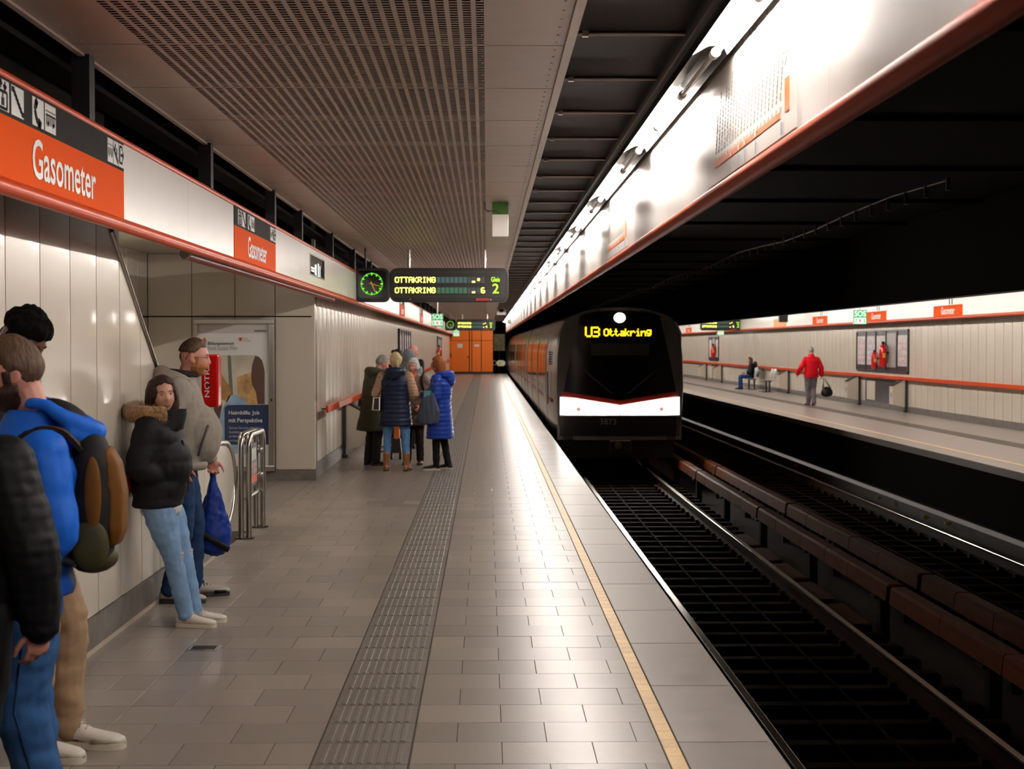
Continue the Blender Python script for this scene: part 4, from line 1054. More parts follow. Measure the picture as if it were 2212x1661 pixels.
for k in range(6): m.box(TC-1.42, TC-1.395, TY+1.05, TY+1.45, 1.35+k*.05, 1.38+k*.05)
obj('side_vent', m, blackm, trn)
obj('cab_grab_rail', MB().tube([(TC-1.44, TY+1.3, .5), (TC-1.45, TY+1.3, 1.2)], .015, 6), blackm, trn)
# front shapes as shallow curved shells
def fy(x, z): return TY+.10*(x/1.25)**2+.05*max(0, (z-.7))/1.8
def cshape(xs, bot, top, off, thick=.03, nz=6):
    mb = MB(); N = len(xs); g = []
    for x in xs:
        b, t = bot(x), top(x)
        for j in range(nz+1):
            z = b+(t-b)*j/nz; g.append((TC+x, fy(x, z)-off, z))
    k = nz+1; vs = g+[(p[0], p[1]+thick, p[2]) for p in g]; n = len(g); fs = []
    for i in range(N-1):
        for j in range(nz):
            a = i*k+j; fs.append((a, a+k, a+k+1, a+1)); fs.append((a+n, a+n+1, a+k+1+n, a+k+n))
    for i in range(N-1):
        a = i*k; fs.append((a, a+n, a+k+n, a+k)); a = i*k+nz; fs.append((a, a+k, a+k+n, a+n))
    for j in range(nz):
        a = j; fs.append((a, a+1, a+1+n, a+n)); a = (N-1)*k+j; fs.append((a, a+n, a+1+n, a+1))
    return mb.add(vs, fs)
def lins(a, b, n): return [a+(b-a)*i/n for i in range(n+1)]
def arch(x, w_, ztop_, zside, r=.55):
    t = min(1, abs(x)/w_); return zside+(ztop_-zside)*max(0, 1-t**2.3)**.5
frame_m = mat('train front frame', (.30,.285,.27), rough=.4, metal=.5)
obj('front_frame', cshape(lins(-1.29, 1.29, 28), lambda x: -.20, lambda x: arch(x, 1.291, 2.545, 2.0), 0.0, .1, 12), frame_m, trn, smooth=40)
gb = lambda x: .62+.19*abs(x)/1.19
obj('windscreen', cshape(lins(-1.2, 1.2, 28), gb, lambda x: arch(x, 1.201, 2.48, 2.05), .030, .02, 12), blackgl, trn, smooth=40)
obj('red_band', cshape(lins(-1.30, 1.30, 20), lambda x: gb(x)-.095, lambda x: gb(x)-.002, .034, .03, 2), train_red, trn, smooth=40)
for sg in (-1, 1):
    xs_ = lins(.03, 1.235, 10); xs_ = [sg*x for x in xs_]; xs_ = sorted(xs_)
    o = obj('headlight', cshape(xs_, lambda x: .325, lambda x: .50+.185*abs(x)/1.235, .040, .03, 3), lampwhite, trn, smooth=40)
    obj('headlight_lens', MB().tube([(TC+sg*.86, fy(.86, .45)-.05, .44), (TC+sg*.86, fy(.86, .45)-.02, .44)], .05, 14), mat('rosy lens', (.80,.42,.36), rough=.3, emit=.75), o)
obj('bumper_panel', cshape(lins(-1.24, 1.24, 16), lambda x: -.12, lambda x: .30, .028, .03, 3), mat('bumper dark', (.018,.013,.012), rough=.3), trn, smooth=40)
obj('light_sill', cshape(lins(-1.25, 1.25, 16), lambda x: .295, lambda x: .315, .042, .03, 1), refl, trn)
text('fleet_number', '3873', mat('number grey', (.30,.26,.26)), trn, .34, .13, (TC-.42, fy(.3, .2)-.034, .12), X, Z)
pt = Vector((TC-.73, TY-.02, 1.93))
obj('route_display', dots('U3', pt, X, Z, .030, adv=5.2, bold=1.15, ext=.004), led_am, trn)
obj('route_display', dots('Ottakring', pt+X*.385+Z*.02, X, Z, .0215, adv=5.1, bold=1.25, ext=.004), led_am, trn)
hl = obj('top_headlight', MB().ellipsoid((TC-.01, fy(0, 2.33)-.03, 2.33), (.115, .03, .10), 20, 10), lampwhite, trn, smooth=180)
for sg in (-1, 1): obj('wiper', MB().tube([(TC+sg*.15, fy(.2, .8)-.03, .75), (TC+sg*.75, fy(.7, 1.0)-.03, 1.25)], .012, 6), blackm, trn)
obj('cab_shade', cshape(lins(-.60, .60, 8), lambda x: 1.55, lambda x: 1.80, .034, .01, 2), mat('blind brown', (.02,.018,.012), rough=.5), trn)
cpx = MB(); cpx.box(TC-.22, TC+.22, TY-.18, TY+.2, -.46, -.20); obj('coupler', cpx, steel_dk, trn, bev=.02)
obj('coupler_hook', MB().tube([(TC-.05, TY-.22, -.30), (TC-.05, TY-.18, -.30)], .07, 12), mat('brass', (.6,.5,.25), metal=1, rough=.3), trn)
obj('underframe', MB().box(TC-1.15, TC+1.15, TY+.35, 104, -.60, -.19), blackm, trn)
wh = MB()
for y in (TY+2.2, TY+4.3, TY+14, TY+16, TY+21, TY+23):
    for sg in (-1, 1): wh.tube([(TC+sg*.70, y, RZ+.42), (TC+sg*.80, y, RZ+.42)], .42, 20)
obj('wheel', wh, steel_dk, trn)
# ------------------------------------------------------------------ people: helpers
def voxel(mb, v, it=3, fac=.5):
    me = mb.mesh('tmp', []); ob = bpy.data.objects.new('tmp', me); COL.objects.link(ob)
    r = ob.modifiers.new('r', 'REMESH'); r.mode = 'VOXEL'; r.voxel_size = v; r.use_smooth_shade = True
    s = ob.modifiers.new('s', 'SMOOTH'); s.factor = fac; s.iterations = it
    dg = bpy.context.evaluated_depsgraph_get(); out = bpy.data.meshes.new_from_object(ob.evaluated_get(dg))
    bpy.data.objects.remove(ob); bpy.data.meshes.remove(me); return out
def displace(me, fn):
    me.update(); nn = [v.normal.copy() for v in me.vertices]
    for v, n in zip(me.vertices, nn): v.co = v.co + n*fn(v.co, n)
    me.update(); return me
def quilt(pitch, amp, wr=.004, ang=0.0):
    def f(c, n):
        z = c.z + ang*c.x
        return amp*abs(sin(pi*z/pitch))**.6 - amp*.6 + wr*noise.noise(Vector((c.x*9, c.y*9, c.z*14)))+wr*.6*noise.noise(c*28)
    return f
def wrinkle(amp, s=7, sz=16):
    def f(c, n): return amp*noise.noise(Vector((c.x*s, c.y*s, c.z*sz)))+amp*.55*noise.noise(Vector((c.x*s*2.3+3, c.y*s*2.3, c.z*sz*2)))
    return f
class Ctx: pass
J0 = dict(pelvis=(0,0,.95), waist=(0,.0,1.08), chest=(0,0,1.28), neck=(0,-.012,1.475), head=(0,.02,1.625),
  sR=(.175,-.01,1.405), eR=(.215,-.04,1.13), wR=(.225,.04,.89), sL=(-.175,-.01,1.405), eL=(-.215,-.04,1.13), wL=(-.225,.04,.89),
  hR=(.088,0,.92), kR=(.10,.02,.50), aR=(.105,-.03,.085), hL=(-.088,0,.92), kL=(-.10,.02,.50), aL=(-.105,-.03,.085))
def ctx(loc, heading, H, yaw=0, pitch=0, roll=0, **over):
    c = Ctx(); c.loc = Vector((loc[0], loc[1], loc[2] if len(loc) > 2 else 0)); c.rz = math.atan2(-heading[0], heading[1]); c.k = H/1.75
    c.J = {}
    for n, p in J0.items(): c.J[n] = Vector(over.get(n, p))*c.k
    hk = c.k**.5   # heads vary less than height
    c.hk = hk
    c.HM = Matrix.Rotation(radians(yaw), 3, 'Z') @ Matrix.Rotation(radians(-pitch), 3, 'X') @ Matrix.Rotation(radians(roll), 3, 'Y')
    c.root = None; c.fy = {'R': over.get('fR', 8), 'L': over.get('fL', -8)}
    return c
def headpt(c, p): return c.J['head'] + c.HM @ (Vector(p)*c.hk)
def g_(x, s): return exp(-(x/s)**2)
def head_surface(u, v, fem=0):
    """u: longitude (0 = front), v: 0 top .. pi bottom -> point in head space"""
    sx, sy, cz = sin(v)*sin(u), sin(v)*cos(u), cos(v)
    z = .122*cz if cz > 0 else .120*cz
    t = max(0, -cz)
    wx = .077*(1-.34*t**1.6); 
    x = wx*sx; y = .098*sy
    if sy < 0: y *= (1-.38*t**1.2)
    else: y *= (1-.06*t)
    fr = max(0, sy)**2
    y += .012*t*max(0, sy)
    # features
    if sy > .2:
        ax = abs(x)
        y += .021*g_(x, .0105)*g_(z+.034, .013) + .013*g_(x, .008)*g_(z+.014, .018)
        y += -.011*g_(ax-.032, .015)*g_(z-.002, .013)
        y += .0055*g_(z-.026, .010)*g_(ax-.026, .026)
        y += .0045*g_(x, .022)*g_(z+.070, .010) - .003*g_(x, .02)*g_(z+.0695, .0022) - .004*g_(x, .02)*g_(z+.086, .006)
        y += .007*g_(x, .020)*g_(z+.102, .013)
        y += .003*g_(ax-.043, .017)*g_(z+.030, .016)
    return Vector((x, y, z))
def head_mb(mb, c, off=None, nu=56, nv=40):
    vs = []; fs = []
    for j in range(nv+1):
        v = pi*j/nv
        for i in range(nu):
            u = 2*pi*i/nu; p = head_surface(u, v)
            if off:
                n = Vector((p.x/.077**2, p.y/.098**2, p.z/.12**2)); n.normalize(); p = p+n*off(p)
            vs.append(headpt(c, p))
    for j in range(nv):
        for i in range(nu):
            i2 = (i+1) % nu; fs.append((j*nu+i, (j+1)*nu+i, (j+1)*nu+i2, j*nu+i2))
    mb.add(vs, fs); return mb
def limb(mb, pts, rad, seg=12):
    """smoothly interpolated tapering limb with round ends"""
    P = [Vector(p) for p in pts]; n = len(P); out = []; R = []
    for i in range(n-1):
        p0 = P[max(i-1, 0)]; p1 = P[i]; p2 = P[i+1]; p3 = P[min(i+2, n-1)]
        for k in range(5):
            t = k/5; t2 = t*t; t3 = t2*t
            q = (p1*2+(p2-p0)*t+(p0*2-p1*5+p2*4-p3)*t2+(p1*3-p0-p2*3+p3)*t3)*.5
            lin_ = p1.lerp(p2, t); out.append(lin_.lerp(q, .6)); R.append(rad[i]*(1-t)+rad[i+1]*t)
    out.append(P[-1]); R.append(rad[-1])
    mb.tube(out, R, seg); mb.ellipsoid(P[0], (rad[0],)*3, 12, 8); mb.ellipsoid(P[-1], (rad[-1],)*3, 12, 8)
    return mb
def seg_pts(a, b, *ts): return [a.lerp(b, t) for t in ts]
def spine(c, z):
    pts = [c.J['pelvis'], c.J['waist'], c.J['chest'], c.J['neck']]
    if z <= pts[0].z: return Vector((pts[0].x, pts[0].y, z))
    for a, b in zip(pts[:-1], pts[1:]):
        if z <= b.z: t = (z-a.z)/(b.z-a.z); return a.lerp(b, t)
    return pts[-1]+Vector((0, 0, z-pts[-1].z))
def torso_rings(c, rows, n=20, e=2.4):
    """rows: (z, half width, half depth[, dy])"""
    k = c.k; sh = (c.J['sR']-c.J['sL']); hp = (c.J['hR']-c.J['hL']); sh.z = 0; hp.z = 0; sh.normalize(); hp.normalize()
    rings = []
    for r in rows:
        z, a, b = r[0]*k, r[1]*k, r[2]*k; dy = r[3]*k if len(r) > 3 else 0
        t = min(1, max(0, (z/k-.95)/.4)); rv = hp.lerp(sh, t).normalized(); fv = Vector((-rv.y, rv.x, 0)); ce_ = spine(c, z)+fv*dy
        ring = []
        for i in range(n):
            an = 2*pi*i/n; ca, sa = cos(an), sin(an)
            ring.append(ce_+rv*(a*math.copysign(abs(ca)**(2/e), ca))+fv*(b*math.copysign(abs(sa)**(2/e), sa)))
        rings.append(ring)
    return rings
TORSO = [(.86,.150,.10),(.92,.160,.108),(1.0,.152,.105),(1.08,.138,.098),(1.2,.150,.105),(1.3,.165,.108),(1.38,.160,.092),(1.43,.105,.068),(1.475,.062,.056)]
def arm_pts(c, s):
    J = c.J; return [J['s'+s], J['s'+s].lerp(J['e'+s], .5), J['e'+s], J['e'+s].lerp(J['w'+s], .45), J['w'+s]]
def leg_pts(c, s):
    J = c.J; return [J['h'+s], J['h'+s].lerp(J['k'+s], .5), J['k'+s], J['k'+s].lerp(J['a'+s], .38), J['a'+s]]
def hand(mb, c, w_, d, n, th, curl=22, s=1.0):
    k = c.k*s; d = Vector(d).normalized(); n = Vector(n); n = (n-d*n.dot(d)).normalized(); th = Vector(th); th = (th-d*th.dot(d)-n*th.dot(n)).normalized()
    M = Matrix((th, d, n)).transposed()
    mb.ellipsoid(w_+d*.045*k, (.040*k, .056*k, .017*k), 14, 10, M); mb.ellipsoid(w_+d*.035*k+th*.022*k+n*.006*k, (.020*k, .03*k, .016*k), 10, 8, M)
    for i, (o, L) in enumerate(((.031, .072), (.011, .080), (-.010, .075), (-.030, .060))):
        p = w_+d*(.082-.006*abs(i-1))*k+th*o*k; pts = [p-d*.02*k, p]; a = 0; fan = (1.5-i)*.05
        for j, f in enumerate((.45, .32, .23)):
            a += radians(curl*(1.0+.12*i)); dd = d*cos(a)+n*sin(a)+th*fan; p = p+dd.normalized()*L*f*k; pts.append(p)
        mb.tube(pts, [.0092*k, .0090*k, .0084*k, .0078*k, .0062*k], 8); mb.ellipsoid(pts[-1], (.0062*k,)*3, 8, 6)
    p = w_+d*.022*k+th*.030*k; pts = [p]; dirs = [(th*.75+d*.75+n*.25), (th*.35+d*.95+n*.35), (th*.05+d*1.0+n*.4)]
    for dd, L in zip(dirs, (.036, .030, .024)): p = p+dd.normalized()*L*k; pts.append(p)
    mb.tube(pts, [.014*k, .0115*k, .0100*k, .0075*k], 8); mb.ellipsoid(pts[-1], (.0075*k,)*3, 8, 6)
def body(c, label, skin, v=.010, fat=1.0, hands=None, group=None, ears=True):
    """one continuous skin: head, neck, torso, arms, hands with five fingers, legs, feet"""
    k = c.k; mb = MB()
    dr_ = getattr(c, 'drop', 0); sh_ = max(0, .95-c.J['pelvis'].z/c.k); mb.loft(torso_rings(c, [(a-sh_-dr_*(1.2 < a < 1.46), b*fat*.9, d*fat*.9) for a, b, d in TORSO if a-sh_ > .44]))
    nk = c.J['neck']; hd = c.J['head']
    limb(mb, [nk-Vector((0, 0, .04*k)), nk.lerp(headpt(c, (0, -.03, -.06)), .5), headpt(c, (0, -.028, -.05))], [.060*k, .054*k, .056*k])
    for s in 'RL':
        limb(mb, arm_pts(c, s), [.052*k, .044*k, .036*k, .036*k, .025*k])
        w_ = c.J['w'+s]; d = (w_-c.J['e'+s]).normalized(); sg = 1 if s == 'R' else -1
        hh = (hands or {}).get(s) or dict(d=d+Vector((0, .05, -.15)), n=(-sg, 0, 0), th=(0, 1, 0))
        limb(mb, [w_-d*.03*k, w_+Vector(hh['d']).normalized()*.02*k], [.026*k, .024*k]); hand(mb, c, w_+Vector(hh['d']).normalized()*.01*k, hh['d'], hh['n'], hh['th'], hh.get('curl', 22))
        limb(mb, leg_pts(c, s), [.075*k*fat, .066*k*fat, .048*k, .050*k, .034*k])
        a = c.J['a'+s]; f = radians(c.fy[s]); fd = Vector((sin(f), cos(f), 0)); limb(mb, [a-Vector((0,0,.03)), a+fd*.08*k-Vector((0, 0, .045*k)), a+fd*.15*k-Vector((0, 0, .055*k))], [.035*k, .033*k, .025*k])
    head_mb(mb, c)
    if ears:
        for sg in (-1, 1):
            M = c.HM @ Matrix.Rotation(radians(sg*18), 3, 'Z')
            hk = c.hk; mb.ellipsoid(headpt(c, (sg*.077, -.008, -.006)), (.008*hk, .019*hk, .031*hk), 12, 10, M); mb.ellipsoid(headpt(c, (sg*.076, .0, -.024)), (.008*hk, .011*hk, .014*hk), 10, 8, M)
    me = voxel(mb, v, 2, .35); me.materials.clear(); me.materials.append(skin); me.shade_smooth()
    o = bpy.data.objects.new('person', me); COL.objects.link(o); o.location = c.loc; o.rotation_euler.z = c.rz; WT[o.name] = c.loc
    tag(o, label, 'person', group); c.root = o; return o
def part(c, name, me_or_mb, m, parent=None, smooth=180, label=None, kind=None):
    me = me_or_mb.mesh(name, m, smooth) if isinstance(me_or_mb, MB) else me_or_mb
    if not isinstance(me_or_mb, MB): me.materials.clear(); me.materials.append(m); me.shade_smooth(); me.name = name
    o = bpy.data.objects.new(name, me); COL.objects.link(o); o.parent = parent or c.root
    if label: o['label'] = label
    if kind: o['kind'] = kind
    return o
def item(c, name, label, cat, group=None):
    o = bpy.data.objects.new(name, None); COL.objects.link(o); o.location = c.loc; o.rotation_euler.z = c.rz; o.empty_display_size = .1; WT[o.name] = c.loc
    return tag(o, label, cat, group)
JK = lambda hem, add=.02, fat=1.0, flare=0, top=1.475, shw=1.0, drop=0: [((r[0]-drop*min(1, max(0, (r[0]-1.15)/.2)),)+r[1:]) for r in [(hem, .165*fat+add+flare, .112*fat+add+flare), (hem+.03, .166*fat+add+flare, .113*fat+add+flare), ((hem+.98)/2, .164*fat+add+flare*.5, .112*fat+add+flare*.5), (1.0, .160*fat+add, .112*fat+add), (1.1, .152*fat+add, .110*fat+add), (1.22, .160*fat+add, .115*fat+add), (1.32, .168*fat+add, .112*fat+add), (1.39, .165*shw+add*.8, .092+add), (1.435, .12+add*.5, .072+add*.8), (top, .066+add*.5, .062+add*.5)]]
def jacket(c, hem=.80, add=.022, fat=1.0, flare=0, v=.012, fn=None, sleeve=(.070,.060,.054,.048,.042), top=1.49, name='jacket', m=None, it=3, arms='RL', label=None, extra=None, arm_len=1.0, drop=0):
    mb = MB(); mb.loft(torso_rings(c, JK(hem, add, fat, flare, top, 1.0, drop)))
    for s in arms:
        p = arm_pts(c, s); p[-1] = p[-2].lerp(p[-1], arm_len); limb(mb, p, [r*c.k+add*.35 for r in sleeve])
    if extra: extra(mb)
    me = voxel(mb, v, it)
    if fn: displace(me, fn)
    return part(c, name, me, m, label=label)
def trousers(c, m, rad=(.095,.086,.066,.060,.052), v=.012, fn=None, top=1.0, name='trousers', fat=1.0, label=None):
    mb = MB(); k = c.k
    pz = c.J['pelvis'].z/k
    mb.loft(torso_rings(c, [(pz-.12, .10*fat, .09*fat), (pz-.08, .150*fat, .110*fat), (pz-.02, .168*fat, .120*fat), (pz+.05, .160*fat, .112*fat), (pz+.10, .148*fat, .104*fat)]))
    for s in 'RL': limb(mb, leg_pts(c, s), [r*k for r in rad])
    me = voxel(mb, v, 3)
    displace(me, fn or wrinkle(.007, 8, 14)); return part(c, name, me, m, label=label)
def shoe(c, s, m, msole, L=.27, boot=0, name='shoe', laces=None, dirty=None):
    k = c.k; a = c.J['a'+s]; f = radians(c.fy[s]); fd = Vector((sin(f), cos(f), 0)); rv = Vector((fd.y, -fd.x, 0))
    z0 = a.z-.085*k; o = Vector((a.x, a.y, z0))-fd*.065*k
    prof = [(0, .024, .055), (.04, .032, .075), (.12, .034, .085), (.24, .035, .085), (.38, .037, .078), (.55, .043, .058), (.72, .047, .048), (.88, .042, .040), (.97, .028, .030), (1, .012, .024)]
    rings = []
    for t, w_, h in prof:
        ring = []; b = o+fd*(t*L*k)
        for i in range(16):
            an = 2*pi*i/16; ring.append(b+rv*(w_*k*cos(an)*(1.0 if sin(an) < 0 else 1))+Z*((h*.5+.018+h*.5*sin(an))*k))
        rings.append(ring)
    mb = MB(); mb.loft(rings)
    if boot: limb(mb, [a-Z*.02*k, a+Z*boot*k], [.046*k, .052*k])
    o1 = part(c, name, mb, m, smooth=80)
    sm_ = MB(); out = []
    for t, w_, h in prof: out.append((t, w_+.004))
    P = [o+fd*(t*L*k)+rv*(w_*k) for t, w_ in out]+[o+fd*(t*L*k)-rv*(w_*k) for t, w_ in reversed(out)]
    sm_.prism([p+Z*.001 for p in P], (0, 0, .026*k)); part(c, 'sole', sm_, msole, o1, smooth=40)
    if laces:
        lm = MB()
        for i in range(5):
            t = .42+.07*i; b = o+fd*(t*L*k); h = (.100-.012*i)*k; w_ = .022*k
            lm.tube([b-rv*w_+Z*(h-.010), b+Z*h, b+rv*w_+Z*(h-.010)], .003*k, 5)
        b = o+fd*(.42*L*k)+Z*.10*k
        for sg in (-1, 1): lm.tube([b, b+rv*sg*.018+Z*.006, b+rv*sg*.034-Z*.03, b+rv*sg*.036-Z*.06], .0025*k, 5)
        part(c, 'laces', lm, laces, o1)
    return o1
def hair(c, m, mask, extra=None, name='hair', rough=.0025, label=None):
    def off(p):
        t = mask(p)
        return -.008 if t <= 0 else -.004*(1-min(1, t*6))+t+rough*noise.noise(Vector((p.x*60, p.y*60, p.z*22)))
    mb = MB(); head_mb(mb, c, off, 72, 56)
    if extra: extra(mb)
    return part(c, name, mb, m, label=label)
def m_short(th=.016, front=.062, back=-.05, side=-.005, fade=.4):
    def f(p):
        # hairline: high in front, low at the back
        fy_ = p.y/.098
        line = front if fy_ > .55 else (side+(front-side)*max(0, (fy_-.1)/.45) if fy_ > .1 else side+(back-side)*min(1, (-fy_+.1)/.7))
        d = p.z-line
        if d <= 0: return 0
        return th*min(1, .15+d/.05)*(1 if p.z > .02 else fade+(1-fade)*max(0, (p.z+.05)/.07))
    return f
def m_beard(th=.012):
    def f(p):
        if p.y < -.01: return 0
        ax = abs(p.x)
        t = min(1, max(0, (-.036-p.z)/.02)) if ax > .028 else min(1, max(0, (-.078-p.z)/.012))
        if ax <= .034 and -.066 < p.z < -.052 and p.y > .04: t = max(t, .5)
        if ax > .062 and p.z < .01 and p.y > .0 and p.y < .035: t = max(t, .35)
        return th*t
    return f
EYEW = mat('eye white', (.50,.44,.40), rough=.25); 
def face(c, iris, browm, lipm, brow=.0022):
    hk = c.hk
    for sg in (-1, 1):
        e = MB(); e.ellipsoid(headpt(c, (sg*.031, .0738, .002)), (.0120*hk,)*3, 14, 10); o = part(c, 'eye', e, EYEW)
        i = MB(); q = headpt(c, (sg*.031, .0738, .002)); d = c.HM @ Vector((sg*.04, 1, 0)).normalized(); i.ellipsoid(q+d*.0072*hk, (.0060*hk,)*3, 12, 8); part(c, 'iris', i, iris, o)
        b = MB(); b.tube([headpt(c, (sg*x, y+.004, z)) for x, y, z in ((.014, .0945, .018), (.024, .0925, .023), (.036, .0865, .0235), (.048, .0765, .017))], [brow*hk, brow*1.4*hk, brow*1.2*hk, brow*.5*hk], 6); part(c, 'eyebrow', b, browm)
        l = MB(); l.tube([headpt(c, (sg*x, y, z)) for x, y, z in ((.019, .0805, .003), (.026, .0855, .0088), (.034, .0852, .0092), (.043, .0765, .003))], [.0012*hk]*4, 5); part(c, 'eyelid', l, browm)
    m = MB(); 
    m.tube([headpt(c, (x, y, z)) for x, y, z in ((-.023, .0915, -.070), (-.012, .1000, -.0665), (0, .1025, -.068), (.012, .1000, -.0665), (.023, .0915, -.070))], [.0012*hk, .0030*hk, .0030*hk, .0030*hk, .0012*hk], 6)
    m.tube([headpt(c, (x, y, z)) for x, y, z in ((-.021, .0918, -.0715), (-.010, .1000, -.0750), (0, .1018, -.0755), (.010, .1000, -.0750), (.021, .0918, -.0715))], [.0010*hk, .0032*hk, .0036*hk, .0032*hk, .0010*hk], 6)
    part(c, 'lips', m, lipm)
def fabric(name, col, rough=.85, bump=.25, bs=260, namt=.08, ns=18, sheen=.02, **k): return mat(name, col, rough=rough, bump=bump, bscale=bs, nscale=ns, namt=namt, spec=.14, **k)
skin_l = mat('light skin', (.56,.285,.205), rough=.5, nscale=18, namt=.07, bump=.04, bscale=200)
skin_p = mat('rosy skin', (.58,.25,.185), rough=.5, nscale=18, namt=.08, bump=.04, bscale=200)
skin_d = mat('dark skin', (.115,.045,.025), rough=.42, nscale=18, namt=.08)
lipr = mat('lip', (.38,.11,.09), rough=.45); lipp = mat('pale lip', (.45,.18,.14), rough=.45)
iris_b = mat('iris dark', (.045,.03,.02), rough=.1)
hair_m = lambda name, col: mat(name, col, rough=.6, nscale=60, namt=.35, bump=.7, bscale=90, stretch=(1, 1, .18), spec=.2)
hair_db = hair_m('dark brown hair', (.028,.012,.009)); hair_br = hair_m('brown hair', (.085,.048,.030)); hair_bk = hair_m('black hair', (.006,.005,.005))
hair_gr = hair_m('grey hair', (.27,.25,.235)); hair_wh = hair_m('silver hair', (.50,.48,.46)); hair_bl = hair_m('blonde hair', (.55,.42,.24)); hair_rd = hair_m('auburn hair', (.22,.06,.018)); beard_m = hair_m('ginger beard', (.36,.14,.05)); fade_m = hair_m('short faded hair', (.16,.085,.055))
denim_l = fabric('light blue denim', (.20,.33,.52), namt=.22, ns=9); denim_m = fabric('blue denim', (.028,.085,.22), namt=.30, ns=8); denim_d = fabric('dark blue denim', (.012,.032,.085), namt=.25)
black_f = fabric('black fabric', (.007,.0065,.007), rough=.7); black_s = fabric('black nylon', (.009,.009,.010), rough=.42, bump=.1); dkgrey_f = fabric('dark grey fabric', (.022,.020,.020))
whitesh = mat('white shoe leather', (.68,.62,.55), rough=.4, bump=.15, bscale=120); soleW = mat('pale sole', (.62,.55,.45), rough=.6); soleB = mat('dark sole', (.02,.018,.016), rough=.6)
# ================================================================== PEOPLE
# --- woman in black parka leaning against the near wall
fg = gp(430, 1340)
c = ctx((-1.875, 9.32), (1, -.10), 1.57, yaw=-58, pitch=-3, roll=4,
  pelvis=(0,-.215,.93), waist=(0,-.225,1.07), chest=(0,-.215,1.28), neck=(0,-.20,1.475), head=(.02,-.17,1.615),
  sR=(.185,-.22,1.395), eR=(.255,-.27,1.13), wR=(.10,-.15,1.02), sL=(-.185,-.22,1.395), eL=(-.25,-.27,1.13), wL=(-.10,-.15,1.02),
  hR=(.085,-.215,.92), kR=(.075,-.09,.50), aR=(.07,.0,.085), hL=(-.085,-.215,.92), kL=(-.085,-.075,.50), aL=(-.08,.02,.085), fR=4, fL=-10)
body(c, 'woman in black fur collared parka and ripped light jeans leaning on the wall', skin_l, .0065, hands={'R': dict(d=(-.5,.3,-.6), n=(-1,0,0), th=(0,.2,1)), 'L': dict(d=(.5,.3,-.6), n=(1,0,0), th=(0,.2,1))})
mouth = face(c, iris_b, hair_db, lipr, .0016)
def wh(mb):
    k = c.hk
    for (z, w_, d_, y) in (): pass
    rings = []
    for z, a, b, y in ((.118,.055,.06,-.015),(.095,.083,.085,-.015),(.04,.106,.092,-.022),(-.02,.114,.088,-.032),(-.07,.115,.080,-.040),(-.12,.108,.074,-.045),(-.165,.092,.064,-.05),(-.19,.05,.04,-.05)):
        rings.append([headpt(c, (a*cos(t), y+b*sin(t), z)) for t in [2*pi*i/24 for i in range(24)]])
    mb.loft(rings)
def hm(p):
    if p.y > .03 and abs(p.x) < .052+.25*max(0, .02-p.z) and p.z < .078-.35*abs(p.x): return 0
    return .018 if p.z > -.05 else 0
hair(c, hair_db, hm, wh)
P1ext = lambda mb: (mb.ellipsoid(Vector((0,-.14,1.13))*c.k, (.20*c.k,.165*c.k,.22*c.k), 18, 12), mb.ellipsoid(Vector((0,-.17,.98))*c.k, (.205*c.k,.16*c.k,.17*c.k), 18, 12))
def qp(co, n):
    return quilt(.115, .005, .0035)(co, n)
jk = jacket(c, hem=.835, add=.045, fat=1.05, v=.011, fn=qp, m=fabric('black parka cloth', (.006,.006,.007), rough=.62, bump=.15), sleeve=(.082,.078,.074,.070,.06), it=6, extra=P1ext, arm_len=.75, name='parka')
# raised collar and fur trimmed hood
col_ = MB(); k = c.k; nk = c.J['neck']
ring = lambda z, a, b, y, n=22: [nk+Vector((a*cos(t), y+b*sin(t), z)) for t in [2*pi*i/n for i in range(n)]]
col_.loft([ring(-.09, .140, .125, .02), ring(-.04, .120, .12, .04), ring(.005, .108, .115, .055), ring(.035, .100, .110, .06)], cap=False)
col_.loft([ring(.035, .090, .100, .06), ring(-.01, .09, .098, .055), ring(-.06, .09, .09, .04)], cap=False)
part(c, 'collar', col_, MATS['black parka cloth'], jk)
fp = []
for i in range(19):
    t = radians(-215+255*i/18); fp.append(nk+Vector((.165*cos(t), -.020+.150*sin(t), .030-.020*abs(cos(t)))))
fb = MB(); fb.tube(fp, [.044+.016*sin(pi*i/18) for i in range(19)], 12)
furc = mat('fur brown', (.26,.135,.05), rough=.9, nscale=45, namt=.75, sheen=.3)
for i in range(2600):
    s_ = random.random()*17.99; i0 = int(s_); p = fp[i0].lerp(fp[min(i0+1, 18)], s_-i0); r = (.044+.016*sin(pi*s_/18))
    tdir = (fp[min(i0+1, 18)]-fp[i0]).normalized(); d = Vector((random.gauss(0,1), random.gauss(0,1), random.gauss(0,1))); d = (d-tdir*d.dot(tdir)).normalized()
    q0 = p+d*r*.85; e = q0+(d+Vector((random.uniform(-.5,.5), random.uniform(-.5,.5), -.5+random.uniform(-.4,.3)))).normalized()*random.uniform(.016, .034); s2 = tdir*.0022
    fb.add([q0-s2, q0+s2, e], [(0,1,2)])
part(c, 'fur_trim', fb, furc, jk)
tt = MB(); tt.loft(torso_rings(c, [(.775,.15,.12,.02),(.80,.165,.135,.02),(.90,.17,.14,.02)])); part(c, 'shirt_tail', tt, mat('off white cloth', (.60,.57,.52), rough=.8))
zp = MB(); zp.tube([Vector((.03,.01,.94))*k, Vector((.03,.015,1.1))*k, Vector((.03,-.03,1.3))*k], .006, 6); part(c, 'zip', zp, steel_dk, jk)
tr = trousers(c, denim_l, (.120,.108,.074,.068,.056), .010, wrinkle(.006, 10, 22), fat=1.0, name='jeans')
kn = MB()
for s in 'RL':
    kp = c.J['k'+s]; kn.ellipsoid(kp+Vector((0, .048, .012)), (.036, .022, .012), 12, 8)
part(c, 'knee_rip', kn, skin_l, tr)
fr_ = MB()
